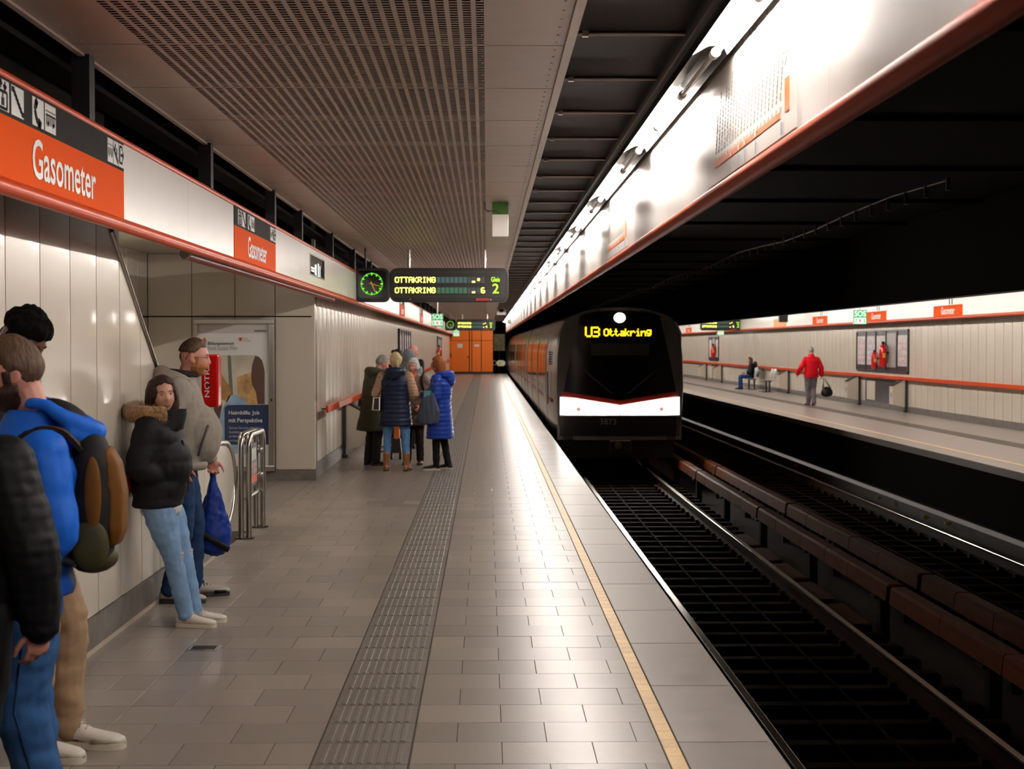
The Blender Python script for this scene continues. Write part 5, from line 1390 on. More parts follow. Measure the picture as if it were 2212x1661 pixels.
for s in 'RL':
    kp = c.J['k'+s]
    for i in range(16):
        x = random.uniform(-.034,.034); a = kp+Vector((x, .069-abs(x)*.35, .012+random.uniform(-.008,.010))); fr_.tube([a, a+Vector((random.uniform(-.012,.012), .004, random.uniform(-.03,.012)))], .0011, 4)
    a = kp+Vector((.03, .064, .0)); fr_.tube([a, a+Vector((.006, .004, -.05)), a+Vector((-.002, -.004, -.11))], .0013, 4)
part(c, 'frayed_thread', fr_, mat('thread', (.62,.60,.56)), tr, kind='stuff')
for s in 'RL': shoe(c, s, whitesh, soleW, .285, laces=soleW)
# --- man in grey hoodie
c = ctx((-2.09, 10.25), (1, .16), 1.82, yaw=-2, pitch=2,
  pelvis=(0,-.03,.95), waist=(0,.01,1.08), chest=(0,-.02,1.28), neck=(0,.01,1.475), head=(0,.07,1.61),
  sR=(.195,-.03,1.40), eR=(.265,-.12,1.13), wR=(.205,-.01,.905), sL=(-.195,-.03,1.40), eL=(-.25,-.02,1.13), wL=(-.22,.17,.925),
  hR=(.09,-.03,.92), kR=(.11,.0,.50), aR=(.115,-.09,.085), hL=(-.09,-.03,.92), kL=(-.11,.06,.50), aL=(-.12,.06,.085))
body(c, 'man with ginger beard in grey hooded jacket standing beside the woman in black', skin_p, .0075, fat=1.1, hands={'R': dict(d=(-.3,.25,-.9), n=(-1,0,0), th=(0,.8,.5)), 'L': dict(d=(0,.2,-1), n=(1,0,0), th=(0,1,0), curl=50)})
grey_h = fabric('heather grey fleece', (.30,.265,.225), rough=.95, namt=.10, ns=30, bump=.12)
def tum(mb): mb.ellipsoid(Vector((0,.09,1.10))*c.k, (.185*c.k,.165*c.k,.21*c.k), 18, 12)
jk = jacket(c, hem=.895, add=.026, fat=1.08, v=.011, fn=wrinkle(.006, 6, 10), m=grey_h, sleeve=(.082,.074,.062,.058,.046), extra=tum, name='hooded_jacket', arm_len=.93)
k = c.k
rb2 = MB(); rb2.loft(torso_rings(c, [(.872,.188,.150,.025),(.90,.206,.162,.025),(.925,.206,.162,.025)]));
part(c, 'waistband', rb2, grey_h, jk)
cf = MB()
for s in 'RL':
    w_ = c.J['w'+s]; e = c.J['e'+s]; d = (w_-e).normalized(); cf.tube([w_-d*.07, w_-d*.03, w_+d*.0], [.052, .050, .040], 14)
part(c, 'cuff', cf, fabric('ribbed cuff', (.15,.13,.115), bump=.5, bs=140), jk)
hd_ = MB(); nk = c.J['neck']
fp = [nk+Vector((.115*cos(t), -.035+.125*sin(t)*1.0, .0+.02*(-sin(t)))) for t in [radians(-215+250*i/14) for i in range(15)]]
hd_.tube(fp, [.018+.050*sin(pi*i/14) for i in range(15)], 12)
me = voxel(hd_, .011, 3); displace(me, wrinkle(.008, 9, 9)); part(c, 'hood', me, grey_h, jk)
lin_ = MB(); lin_.tube([nk+Vector((.088*cos(t), -.01+.088*sin(t), .035-.01*sin(t))) for t in [2*pi*i/20 for i in range(20)]], .022, 8, closed=True); part(c, 'collar_lining', lin_, dkgrey_f, jk)
def zipl(px_, zs):
    mb = MB()
    for sg in (1,): mb.tube([Vector(p)*k for p in zs], .0045, 6)
    return mb
0 and part(c, 'front_zip', zipl(0, [(0,.14,1.42),(0,.155,1.3),(0,.235,1.2),(0,.278,1.1),(0,.25,1.0),(0,.17,.91)]), dkgrey_f, jk)
pk = MB(); pk.tube([Vector((.16,.165,1.17))*k, Vector((.19,.125,1.05))*k, Vector((.195,.10,.97))*k], .008, 8); part(c, 'pocket_zip', pk, fabric('pocket shade', (.09,.08,.07)), jk)
hair(c, hair_br, lambda p: m_short(.020, .070, -.045, .03, .2)(p) if p.z > .035 else 0, name='hair', label='swept back brown hair')
hair(c, fade_m, m_short(.004, .055, -.055, -.01, .8), name='faded_sides')
hair(c, beard_m, m_beard(.016), name='beard')
face(c, iris_b, hair_br, lipp, .0018)
gl_ = MB()
for sg in (-1, 1):
    gl_.tube([headpt(c, (sg*.031+.021*cos(t), .098-.004*abs(cos(t)), .0+.016*sin(t))) for t in [2*pi*i/14 for i in range(14)]], .0012, 5, closed=True); gl_.tube([headpt(c, (sg*.052, .094, .004)), headpt(c, (sg*.075, .06, .006)), headpt(c, (sg*.080, -.01, .004))], .0012, 5)
gl_.tube([headpt(c, (-.01, .098, .002)), headpt(c, (.01, .098, .002))], .0012, 5); part(c, 'glasses', gl_, blackm)
trousers(c, denim_d, (.105,.092,.072,.066,.058), .012, wrinkle(.009, 8, 16), fat=1.08, name='jeans')
runn = mat('grey running shoe', (.38,.34,.29), rough=.5)
for s in 'RL':
    o = shoe(c, s, runn, soleB, .30, laces=black_f); 
    a = c.J['a'+s]; f = radians(c.fy[s]); fd = Vector((sin(f), cos(f), 0)); b = MB(); q0 = Vector((a.x, a.y, .03))+fd*(.30*.62*k-.06); rv = Vector((fd.y, -fd.x, 0))
    b.tube([q0+rv*.048, q0+fd*.07+rv*.040, q0+fd*.098, q0+fd*.07-rv*.040, q0-rv*.048], .014, 8); part(c, 'toe_guard', b, black_f, o)
# blue bag
bg = item(c, 'drawstring_bag', 'blue and black cloth drawstring bag hanging from the hooded man\'s hand', 'bag')
bz = MB(); ctr = Vector((-.245, .19, .52))
rr = []
for z, a, b in ((-.245,.03,.03),(-.235,.09,.07),(-.19,.135,.10),(-.10,.15,.105),(.0,.125,.085),(.10,.09,.06),(.20,.055,.04),(.28,.032,.028),(.36,.026,.022),(.40,.02,.02)):
    rr.append([ctr+Vector((b*sin(t)*1.0, a*cos(t)*.9, z)) for t in [2*pi*i/26 for i in range(26)]])
bz.loft(rr); me = voxel(bz, .011, 2); displace(me, lambda co, n: .016*noise.noise(Vector((co.x*16, co.y*16, co.z*5)))+.006*noise.noise(co*30))
part(c, 'sack', me, fabric('royal blue nylon', (.008,.028,.19), rough=.38, bump=.1), bg)
bb = MB(); bb.tube([ctr+Vector((.105,-.12,-.05)), ctr+Vector((.11,.0,-.13)), ctr+Vector((.10,.11,-.20))], .022, 8); part(c, 'black_patch', bb, black_f, bg)
bb = MB(); bb.tube([ctr+Vector((0,0,.36)), ctr+Vector((.01,-.01,.42))], .006, 6); part(c, 'cord', bb, blackm, bg)
# --- man in blue jacket, left foreground
c = ctx((-1.606, 5.20), (-1, -.16), 1.82, yaw=8, pitch=10,
  pelvis=(0,.0,.95), waist=(0,-.02,1.08), chest=(0,-.055,1.28), neck=(0,-.03,1.445), head=(0,.045,1.60),
  sL=(-.195,-.075,1.335), eL=(-.245,-.12,1.08), wL=(-.21,.03,.93), sR=(.195,-.06,1.335), eR=(.25,-.05,1.14), wR=(.16,.20,1.10),
  hL=(-.09,0,.92), kL=(-.11,.01,.50), aL=(-.12,-.08,.085))
c.drop = .08
body(c, 'bearded man in bright blue hooded jacket with backpack, left foreground', skin_p, .0065, fat=1.02)
blu = fabric('bright blue softshell', (.012,.125,.62), rough=.55, bump=.12)
jk = jacket(c, hem=.865, add=.030, fat=.98, flare=.008, v=.010, fn=wrinkle(.011, 6, 9), m=blu, sleeve=(.076,.072,.066,.060,.052), name='jacket', drop=.055, top=1.48)
k = c.k; nk = c.J['neck']
# hood lying on the back: open bowl, blue outside, black lining
def hoodshell(mb, sc, dz):
    rings = []
    for i in range(11):
        u = i/10; t0 = radians(-200+220*u)
        ang = -pi*.08-pi*.84*u
        cx_, cy_ = .135*cos(ang), -.02+.125*sin(ang)*1.25
        rings.append((cx_, cy_))
    rr = []
    for j, (f, z) in enumerate(((.62, .085), (.92, .050), (1.12, .0), (1.18, -.045), (1.08, -.085), (.75, -.10))):
        rr.append([nk+Vector((x*f*sc, (y+.02)*f*sc-.02, z+dz-(.03 if y < -.1 else 0)*(j > 1))) for x, y in rings])
    m = 11; n = len(rr); vs = [p for r in rr for p in r]; fs = []
    for i in range(n-1):
        for q_ in range(m-1): fs.append((i*m+q_, i*m+q_+1, (i+1)*m+q_+1, (i+1)*m+q_))
    mb.add(vs, fs); return mb
hm_ = MB(); fp = [nk+Vector((.105*cos(t), -.045+.150*sin(t), .055+.105*sin(t)*(sin(t) < 0))) for t in [radians(-205+230*i/16) for i in range(17)]]
hm_.tube(fp, [.018+.022*sin(pi*i/16)**1.5 for i in range(17)], 12)
hm_.ellipsoid(nk+Vector((0,-.13,-.06)), (.125,.075,.070), 16, 12)
me = voxel(hm_, .010, 3); displace(me, wrinkle(.010, 9, 9)); part(c, 'hood', me, blu, jk)
hl_ = MB(); hl_.ellipsoid(nk+Vector((0,-.105,.022)), (.088,.085,.034), 16, 10, Matrix.Rotation(radians(30), 3, 'X')); part(c, 'hood_lining', hl_, black_f, jk)
co_ = MB(); co_.loft([[nk+Vector((a*cos(t), y+b*sin(t), z)) for t in [2*pi*i/22 for i in range(22)]] for z, a, b, y in ((-.07,.13,.11,.03),(-.01,.108,.10,.02),(.035,.095,.094,.0))], cap=False); part(c, 'collar', co_, blu, jk)
ts = MB(); ts.loft([[nk+Vector((a*cos(t), .03+b*sin(t), z)) for t in [2*pi*i/22 for i in range(22)]] for z, a, b in ((-.12,.11,.11),(-.05,.09,.092),(-.012,.074,.074))], cap=False); part(c, 'tshirt', ts, mat('grey tshirt', (.12,.11,.11), rough=.9))
trousers(c, denim_m, (.112,.102,.086,.080,.074), .011, wrinkle(.013, 6, 12), fat=1.08, name='jeans')
sa = MB(); sa.tube([Vector((-.165,-.05,.88))*k, Vector((-.205,-.01,.72))*k, Vector((-.195,.02,.50))*k, Vector((-.19,-.03,.30))*k], .004, 5); part(c, 'side_seam', sa, fabric('seam shade', (.012,.04,.11)))
for s in 'RL': shoe(c, s, whitesh, soleW, .30)
hair(c, hair_br, m_short(.017, .064, -.060, -.008, .45)); hair(c, hair_db, m_beard(.024), name='beard')
face(c, iris_b, hair_br, lipp)
# backpack
bp_ = item(c, 'backpack', 'ochre and black backpack on the back of the man in blue', 'backpack')
ochre = fabric('ochre nylon', (.125,.046,.006), rough=.6, bump=.15); olive = fabric('olive nylon', (.040,.034,.014), rough=.6)
bk = MB(); rr = []
for z, a, b, y in ((.94,.10,.04,-.20),(.97,.125,.065,-.21),(1.07,.14,.078,-.215),(1.18,.14,.08,-.215),(1.29,.13,.072,-.21),(1.37,.105,.055,-.205),(1.41,.07,.03,-.20)):
    rr.append([Vector((a*math.copysign(abs(cos(t))**.75, cos(t)), y+b*math.copysign(abs(sin(t))**.8, sin(t)), z))*k for t in [2*pi*i/28 for i in range(28)]])
bk.loft(rr); me = voxel(bk, .011, 3); displace(me, wrinkle(.006, 8, 8)); part(c, 'pack_body', me, black_f, bp_)
fr2 = MB(); rr = []
for z, a, y0_, y1_ in ((1.02,.09,-.27,-.295),(1.07,.108,-.27,-.315),(1.2,.11,-.27,-.318),(1.30,.095,-.26,-.30),(1.35,.07,-.24,-.27)):
    rr.append([Vector((x, y, z))*k for x, y in ((-a,y0_),(-a*.85,y1_),(0,y1_-.012),(a*.85,y1_),(a,y0_))])
fr2.loft(rr); part(c, 'front_pocket', voxel(fr2, .009, 5), ochre, bp_)
for sg in (-1, 1): sp_ = MB(); sp_.ellipsoid(Vector((sg*.138,-.225,1.20))*k, (.012,.030,.13), 12, 12); part(c, 'side_panel', sp_, ochre, bp_)
ob2 = MB()
for sg in (-1, 1): ob2.ellipsoid(Vector((sg*.132,-.215,1.03))*k, (.022,.065,.09), 12, 12)
ob2.ellipsoid(Vector((0,-.215,.975))*k, (.125,.085,.055), 16, 10); part(c, 'lower_pocket', ob2, olive, bp_)
for sg in (-1, 1):
    sm_ = MB(); base = [Vector(p)*k for p in ((sg*.115,-.185,1.34),(sg*.135,-.12,1.405),(sg*.15,-.02,1.40),(sg*.15,.075,1.29),(sg*.165,.095,1.20),(sg*.185,.0,1.08),(sg*.16,-.17,.98))]
    pts = []
    for i_ in range(len(base)-1):
        p0, p1, p2, p3 = base[max(i_-1, 0)], base[i_], base[i_+1], base[min(i_+2, len(base)-1)]
        for t in (0, .25, .5, .75): pts.append((p1*2+(p2-p0)*t+(p0*2-p1*5+p2*4-p3)*t*t+(p1*3-p0-p2*3+p3)*t**3)*.5)
    pts.append(base[-1])
    vs = []
    for p in pts:
        for dx in (-.032, .032): vs.append(p+Vector((dx, 0, .0)))
    for p in pts:
        for dx in (-.032, .032): vs.append(p+Vector((dx, 0, .0))+(p-Vector((p.x, -.04, 1.22*k))).normalized()*.014)
    m_ = len(pts)*2; fs = []
    for i in range(len(pts)-1):
        a_ = 2*i; fs += [(a_, a_+1, a_+3, a_+2), (a_+m_, a_+2+m_, a_+3+m_, a_+1+m_), (a_, a_+2, a_+2+m_, a_+m_), (a_+1, a_+1+m_, a_+3+m_, a_+3)]
    sm_.add(vs, fs); so_ = part(c, 'shoulder_strap', sm_, black_f, bp_, smooth=60)
    oc = MB(); n_ = 12; v2 = []
    for i in range(1, n_):
        p = pts[i]; nn = (p-Vector((p.x, -.04, 1.22*k))).normalized()
        for dx in (-.026, .026): v2.append(p+Vector((dx, 0, 0))+nn*.0165)
    oc.add(v2, [(2*i, 2*i+1, 2*i+3, 2*i+2) for i in range(n_-2)]); part(c, 'strap_panel', oc, ochre, so_)
# --- tall man with black curly hair behind him
c = ctx((-1.965, 6.42), (1, -.22), 1.93, yaw=-6, pitch=28,
  pelvis=(0,-.10,.95), waist=(0,-.13,1.08), chest=(0,-.14,1.28), neck=(0,-.11,1.475), head=(0,-.035,1.612),
  sR=(.17,-.14,1.40), eR=(.22,-.16,1.13), wR=(.12,.10,1.15), sL=(-.17,-.14,1.40), eL=(-.22,-.16,1.13), wL=(-.10,.12,1.15),
  hR=(.085,-.10,.92), kR=(.09,.08,.52), aR=(.10,.04,.085), hL=(-.085,-.07,.92), kL=(-.09,.10,.52), aL=(-.09,.10,.085), fR=4, fL=-4)
body(c, 'tall man with black curly hair and khaki trousers behind the man in blue', skin_d, .008)
jacket(c, hem=.90, add=.015, fat=.95, v=.014, fn=wrinkle(.006), m=dkgrey_f, sleeve=(.066,.058,.05,.046,.04), name='sweater')
khaki = fabric('khaki cotton', (.36,.235,.145), rough=.85, namt=.10)
trousers(c, khaki, (.105,.098,.080,.072,.062), .011, wrinkle(.013, 5, 12), name='trousers')
hair(c, mat('black curly hair', (.004,.0035,.003), rough=1, spec=.08, bump=1.0, bscale=120), lambda p: (.034*min(1, .3+(p.z-.035)/.05) if p.z > .035+.25*max(0, p.y-.04) and p.y < .088 else m_short(.006, .05, -.05, .0, .7)(p)), rough=.012)
face(c, iris_b, hair_bk, mat('dark lip', (.13,.04,.03)))
sgr = mat('taupe suede', (.32,.26,.19), rough=.85)
for s in 'RL':
    o = shoe(c, s, whitesh, soleW, .30, laces=soleW)
    a = c.J['a'+s]; f = radians(c.fy[s]); fd = Vector((sin(f), cos(f), 0)); rv = Vector((fd.y, -fd.x, 0)); q0 = Vector((a.x, a.y, .036))+fd*(.30*.70*c.k-.07*c.k); b = MB()
    b.tube([q0+rv*.052-fd*.03, q0+rv*.046+fd*.04, q0+fd*.085, q0-rv*.046+fd*.04, q0-rv*.052-fd*.03], .010, 8); part(c, 'toe_trim', b, sgr, o)
# --- person in black quilted jacket at the left edge, seen from behind
c = ctx((-1.715, 4.68), (-.12, 1), 1.73, yaw=0, pitch=5,
  pelvis=(0,.02,.95), waist=(0,.0,1.08), chest=(0,-.02,1.28),
  sR=(.20,-.02,1.40), eR=(.285,-.05,1.13), wR=(.300,.0,.885), hR=(.10,0,.92), kR=(.085,.02,.50), aR=(.075,-.03,.085))
body(c, 'person in black quilted jacket and black leggings at the left picture edge, back turned', skin_p, .0048, fat=1.08, hands={'R': dict(d=(-.10,.10,-1), n=(-.6,.75,0), th=(-.8,-.5,0), curl=24), 'L': None})
qn = fabric('black quilted nylon', (.0045,.0045,.0055), rough=.6, bump=.12)
jk = jacket(c, hem=.895, add=.035, fat=1.12, v=.009, fn=quilt(.038, .003, .006), m=qn, sleeve=(.086,.082,.076,.068,.054), name='quilted_jacket', arm_len=.97)
hm_ = MB(); fp = [c.J['neck']+Vector((.12*cos(t), -.03+.12*sin(t), .02)) for t in [2*pi*i/20 for i in range(20)]]; hm_.tube(fp, .04, 10, closed=True); part(c, 'collar', hm_, qn, jk)
trousers(c, black_f, (.125,.112,.072,.062,.045), .012, wrinkle(.005), fat=1.22, name='leggings')
for s in 'RL': shoe(c, s, black_f, soleB, .26)
hair(c, hair_db, m_short(.02, .06, -.07, -.02, 1)); face(c, iris_b, hair_db, lipr)
bu = MB(); 
for z in (1.16, 1.19): bu.ellipsoid(Vector((.15,-.185,z))*c.k, (.008,.006,.008), 8, 6)
part(c, 'gold_stud', bu, mat('brass', (.6,.5,.25)), jk)
# ------------------------------------------------------------------ waiting group
# blonde woman seen from behind
c = ctx((-1.275, 20.75), (.10, 1), 1.66, yaw=20, pitch=6,
  hR=(.10,0,.92), kR=(.15,.02,.50), aR=(.165,-.03,.085), hL=(-.10,0,.92), kL=(-.125,.02,.50), aL=(-.13,-.03,.085),
  sR=(.19,-.01,1.39), eR=(.285,-.06,1.14), wR=(.14,.13,1.06), sL=(-.19,-.01,1.39), eL=(-.275,-.06,1.14), wL=(-.16,.14,1.06))
body(c, 'blonde woman in navy quilted vest, beige sleeves and brown boots, back to the camera', skin_l, .0105)
navyq = fabric('navy quilted nylon', (.010,.014,.036), rough=.35, bump=.1); beigeq = fabric('beige quilted nylon', (.36,.22,.145), rough=.42, bump=.1)
jk = jacket(c, hem=.665, add=.040, fat=1.12, flare=.022, v=.014, fn=quilt(.062, .010, .004), m=navyq, arms='', name='quilted_vest', top=1.50)
sl = MB()
for s in 'RL': limb(sl, arm_pts(c, s), [.078,.074,.070,.062,.05])
me = voxel(sl, .012, 2); displace(me, quilt(.045, .008, .003)); part(c, 'sleeves', me, beigeq, jk)
hm_ = MB(); nk = c.J['neck']; hm_.tube([nk+Vector((.105*cos(t), -.03+.10*sin(t), -.005)) for t in [radians(-220+260*i/14) for i in range(15)]], [.03+.035*sin(pi*i/14) for i in range(15)], 10); hm_.ellipsoid(nk+Vector((0,-.13,-.05)), (.10,.05,.07)); me = voxel(hm_, .012, 2); part(c, 'hood', me, navyq, jk)
trousers(c, fabric('sky blue denim', (.105,.23,.46), namt=.15), (.100,.088,.062,.058,.048), .013, wrinkle(.005), name='jeans')
boot = mat('tan leather boot', (.26,.10,.028), rough=.35)
for s in 'RL': shoe(c, s, boot, soleB, .27, boot=.16, name='boot')
def bun(mb): mb.ellipsoid(headpt(c, (0,-.105,-.045)), (.030,.035,.055), 12, 10); mb.ellipsoid(headpt(c, (0,-.075,0)), (.075,.05,.085), 14, 10)
hair(c, hair_bl, m_short(.016, .065, -.075, -.02, 1), bun); face(c, iris_b, hair_bl, lipr)
bg = item(c, 'crossbody_bag', 'small navy and white crossbody bag at the blonde woman\'s left hip', 'bag')
b = MB(); b.add([Vector(p) for p in [(-.30,-.10,.86),(-.20,-.15,.86),(-.20,.02,.86),(-.30,.05,.86),(-.285,-.09,1.03),(-.20,-.14,1.03),(-.20,.02,1.03),(-.285,.04,1.03)]], [(0,3,2,1),(4,5,6,7),(0,1,5,4),(1,2,6,5),(2,3,7,6),(3,0,4,7)]); part(c, 'bag_body', b, blackm, bg, smooth=30)
b = MB(); b.tube([(-.305,-.105,.86),(-.29,-.095,1.03),(-.20,-.145,1.03),(-.20,-.155,.86)], .011, 6, closed=True); part(c, 'white_edge', b, posterw, bg)
b = MB(); b.tube([(-.24,-.12,1.03),(-.13,-.185,1.2),(.02,-.20,1.33),(.13,-.12,1.42),(.14,-.02,1.45)], .006, 6); part(c, 'strap', b, blackm, bg)
# older woman facing the camera
c = ctx((-1.075, 21.85), (-.18, -1), 1.56, yaw=-8, pitch=0, roll=-4, pelvis=(0,0,.95), 
  sR=(.185,0,1.39), eR=(.25,-.03,1.12), wR=(.15,.17,1.02), sL=(-.185,0,1.39), eL=(-.26,-.05,1.12), wL=(-.16,.14,.98), kR=(.09,.0,.50), kL=(-.10,.0,.50))
body(c, 'older woman with silver hair, orange scarf and taupe coat, facing the camera', skin_p, .0095, hands={'R': None, 'L': dict(d=(.3,.6,-.5), n=(.5,0,-.2), th=(0,.5,.8))})
taupe = fabric('taupe quilted nylon', (.155,.095,.070), rough=.48, bump=.12)
jk = jacket(c, hem=.66, add=.040, fat=1.14, flare=.012, v=.014, fn=lambda co, n: .007*abs(sin((co.z+co.x*.8)*28))+.007*abs(sin((co.z-co.x*.8)*28))-.006, m=taupe, name='coat', sleeve=(.082,.076,.07,.062,.05), top=1.50)
cf = MB(); nk = c.J['neck']; cf.loft([[nk+Vector((a*cos(t), y+b*sin(t), z)) for t in [2*pi*i/18 for i in range(18)]] for z, a, b, y in ((-.06,.10,.10,.03),(0,.09,.09,.025),(.05,.075,.075,.015))], cap=False); part(c, 'collar', cf, taupe, jk)
sf = MB(); sf.tube([nk+Vector((.03,.10,.02)), nk+Vector((.015,.135,-.06)), nk+Vector((.02,.165,-.14)), nk+Vector((.03,.175,-.19))], [.035,.03,.028,.02], 10); sf.tube([nk+Vector((-.03,.10,.02)), nk+Vector((-.005,.135,-.05)), nk+Vector((-.01,.165,-.12))], [.03,.028,.022], 10); part(c, 'scarf', sf, fabric('orange scarf', (.75,.07,.015)))
trousers(c, fabric('brown black trousers', (.017,.013,.011)), (.10,.092,.074,.068,.062), .013, wrinkle(.006))
maro = mat('maroon shoe', (.09,.012,.010), rough=.25)
for s in 'RL': shoe(c, s, maro, soleB, .25)
def puff(mb): mb.ellipsoid(headpt(c, (0,-.015,.045)), (.092,.098,.090), 16, 12)
def hmw(p):
    if p.y > .02 and abs(p.x) < .060 and p.z < .062-.3*abs(p.x): return 0
    return .022 if p.z > -.035-.3*p.y else 0
hair(c, hair_wh, hmw, rough=.006); face(c, iris_b, hair_gr, lipr, .0016)
b = MB(); b.tube([Vector(p) for p in ((-.135,-.10,1.25),(-.145,.0,1.345),(-.15,.12,1.25),(-.19,.15,1.05))], .018, 8); part(c, 'bag_strap', b, black_f)
# woman in long blue coat
c = ctx((-.665, 20.95), (-1, .22), 1.60, yaw=4, pitch=0, sL=(-.18,0,1.39), eL=(-.23,.02,1.13), wL=(-.12,.22,1.16), sR=(.18,0,1.39), eR=(.22,.02,1.13), wR=(.1,.22,1.18),
  pelvis=(0,-.01,.95), chest=(0,-.02,1.28), hL=(-.085,0,.92), kL=(-.09,.03,.50), aL=(-.10,.03,.085), kR=(.09,-.04,.50), aR=(.11,-.11,.085))
body(c, 'auburn haired woman in long bright blue quilted coat holding a grey tote', skin_l, .0105)
blq = fabric('cobalt quilted nylon', (.014,.042,.27), rough=.38, bump=.1)
jk = jacket(c, hem=.49, add=.040, fat=1.15, flare=.035, v=.014, fn=quilt(.062, .011, .004), m=blq, name='long_coat', sleeve=(.082,.076,.07,.062,.05))
hm_ = MB(); nk = c.J['neck']; hm_.tube([nk+Vector((.105*cos(t), -.03+.11*sin(t), 0)) for t in [radians(-220+260*i/14) for i in range(15)]], [.03+.035*sin(pi*i/14) for i in range(15)], 10); hm_.ellipsoid(nk+Vector((0,-.15,-.07)), (.10,.065,.10)); me = voxel(hm_, .012, 2); displace(me, quilt(.05, .008)); part(c, 'hood', me, blq, jk)
sf = MB(); sf.tube([nk+Vector((.07*cos(t), .0+.07*sin(t), .045)) for t in [2*pi*i/14 for i in range(14)]], .016, 8, closed=True); part(c, 'collar_edge', sf, fabric('red scarf', (.5,.02,.02)))
trousers(c, black_f, (.10,.09,.066,.060,.054), .013)
for s in 'RL': shoe(c, s, dkgrey_f, soleW, .27)
def lh(mb):
    rr = []
    for z, a, b, y in ((.10,.05,.06,-.015),(.06,.085,.09,-.02),(0,.097,.088,-.028),(-.06,.098,.080,-.035),(-.12,.090,.074,-.045),(-.17,.080,.066,-.055),(-.20,.05,.05,-.06)):
        rr.append([headpt(c, (a*cos(t), y+b*sin(t), z)) for t in [2*pi*i/22 for i in range(22)]])
    mb.loft(rr)
hair(c, hair_rd, lambda p: 0 if (p.y > .03 and abs(p.x) < .055 and p.z < .07) else (.018 if p.z > -.04 else 0), lh); face(c, iris_b, hair_rd, lipr)
gl_ = MB()
for sg in (-1, 1): gl_.tube([headpt(c, (sg*.031+.021*cos(t), .100, .016*sin(t))) for t in [2*pi*i/12 for i in range(12)]], .002, 5, closed=True); gl_.tube([headpt(c, (sg*.052, .098, .004)), headpt(c, (sg*.080, -.01, .004))], .002, 5)
part(c, 'glasses', gl_, blackm)
tg = item(c, 'tote_bag', 'grey blue cloth tote bag hanging from the shoulder of the woman in blue', 'bag')
tbm = MB(); rr = []
for z, a, b in ((.66,.05,.005),(.665,.155,.05),(.72,.17,.055),(.85,.155,.05),(.98,.12,.035),(1.06,.085,.02),(1.10,.07,.015)):
    rr.append([Vector((-.285+b*sin(t), .08+a*cos(t)+(.02 if z < .8 else 0), z)) for t in [2*pi*i/20 for i in range(20)]])
tbm.loft(rr); me = voxel(tbm, .011, 2); displace(me, lambda co, n: .010*noise.noise(Vector((co.x*12, co.y*22, co.z*5)))); part(c, 'sack', me, fabric('slate tote cloth', (.055,.065,.095), rough=.6), tg)
b = MB()
for dy in (-.05, .06): b.tube([Vector((-.28, .07+dy, 1.09)), Vector((-.245, .0+dy*.5, 1.25)), Vector((-.17, -.01, 1.345)), Vector((-.11, -.06, 1.30))], .010, 6)
part(c, 'handle', b, MATS['slate tote cloth'], tg)
b = MB(); b.box(-.30, -.27, .05, .15, 1.04, 1.13); part(c, 'contents', b, mat('teal card', (.10,.30,.33)), tg, smooth=30)
# olive coat man
c = ctx((-1.66, 21.75), (.72, .55), 1.68, yaw=-12, pitch=18, neck=(0,.09,1.44), chest=(0,.02,1.26), head=(0,.165,1.56), sR=(.18,.05,1.37), eR=(.23,.06,1.10), wR=(.18,.22,.98), sL=(-.18,.05,1.37), eL=(-.23,.06,1.10), wL=(-.18,.22,.98))
body(c, 'grey haired man in long olive hooded coat at the left of the group', skin_p, .0105)
olv = fabric('olive parka cloth', (.045,.043,.024), rough=.75)
jk = jacket(c, hem=.53, add=.030, fat=1.1, flare=.075, v=.014, fn=wrinkle(.009, 5, 6), m=olv, name='long_coat', sleeve=(.080,.074,.064,.058,.048), top=1.46)
hm_ = MB(); nk = c.J['neck']; hm_.tube([nk+Vector((.11*cos(t), -.03+.12*sin(t), .0)) for t in [radians(-220+260*i/14) for i in range(15)]], [.025+.045*sin(pi*i/14) for i in range(15)], 10); hm_.ellipsoid(nk+Vector((0,-.13,-.03)), (.11,.065,.08)); me = voxel(hm_, .012, 2); part(c, 'hood', me, olv, jk)
trousers(c, fabric('charcoal corduroy', (.020,.018,.016)), (.105,.095,.078,.074,.068), .013)
for s in 'RL': shoe(c, s, blackm, soleB, .28)
hair(c, hair_gr, m_short(.015, .06, -.06, -.01, .8)); face(c, iris_b, hair_gr, lipp)
# bald man behind, grey hooded person, dark haired woman
c = ctx((-1.43, 28.6), (.45, .9), 1.77, yaw=-40)
body(c, 'bald man in dark jacket standing behind the group, facing away', skin_p, .013)
jacket(c, hem=.80, add=.03, v=.018, fn=wrinkle(.006), m=fabric('navy black wool', (.010,.011,.016)), name='jacket'); trousers(c, dkgrey_f, v=.018)
for s in 'RL': shoe(c, s, blackm, soleB)
hair(c, hair_gr, lambda p: .003 if (p.y < .02 and -.05 < p.z < .045) else 0, name='hair_fringe'); face(c, iris_b, hair_gr, lipp)
c = ctx((-1.33, 25.3), (.1, 1), 1.68, yaw=10)
body(c, 'person in pale grey hood standing behind the silver haired woman', skin_l, .013)
gh = fabric('pale grey cloth', (.20,.215,.235))
def hoodup(mb): mb.ellipsoid(c.J['head']+Vector((0,-.025,.005)), (.115,.125,.150), 18, 12); limb(mb, [c.J['neck'], c.J['head']+Vector((0,-.03,-.06))], [.11, .10])
jacket(c, hem=.80, add=.03, v=.016, fn=wrinkle(.007), m=gh, name='hooded_jacket', extra=hoodup); trousers(c, dkgrey_f, v=.018); 
for s in 'RL': shoe(c, s, blackm, soleB)
hair(c, hair_gr, m_short(.01)); face(c, iris_b, hair_gr, lipp)
c = ctx((-1.60, 26.6), (.4, 1), 1.68, yaw=-20)
body(c, 'dark haired person in black standing behind the blonde woman', skin_l, .013)
jacket(c, hem=.78, add=.03, v=.018, fn=wrinkle(.007), m=black_s, name='jacket'); trousers(c, black_f, v=.018)
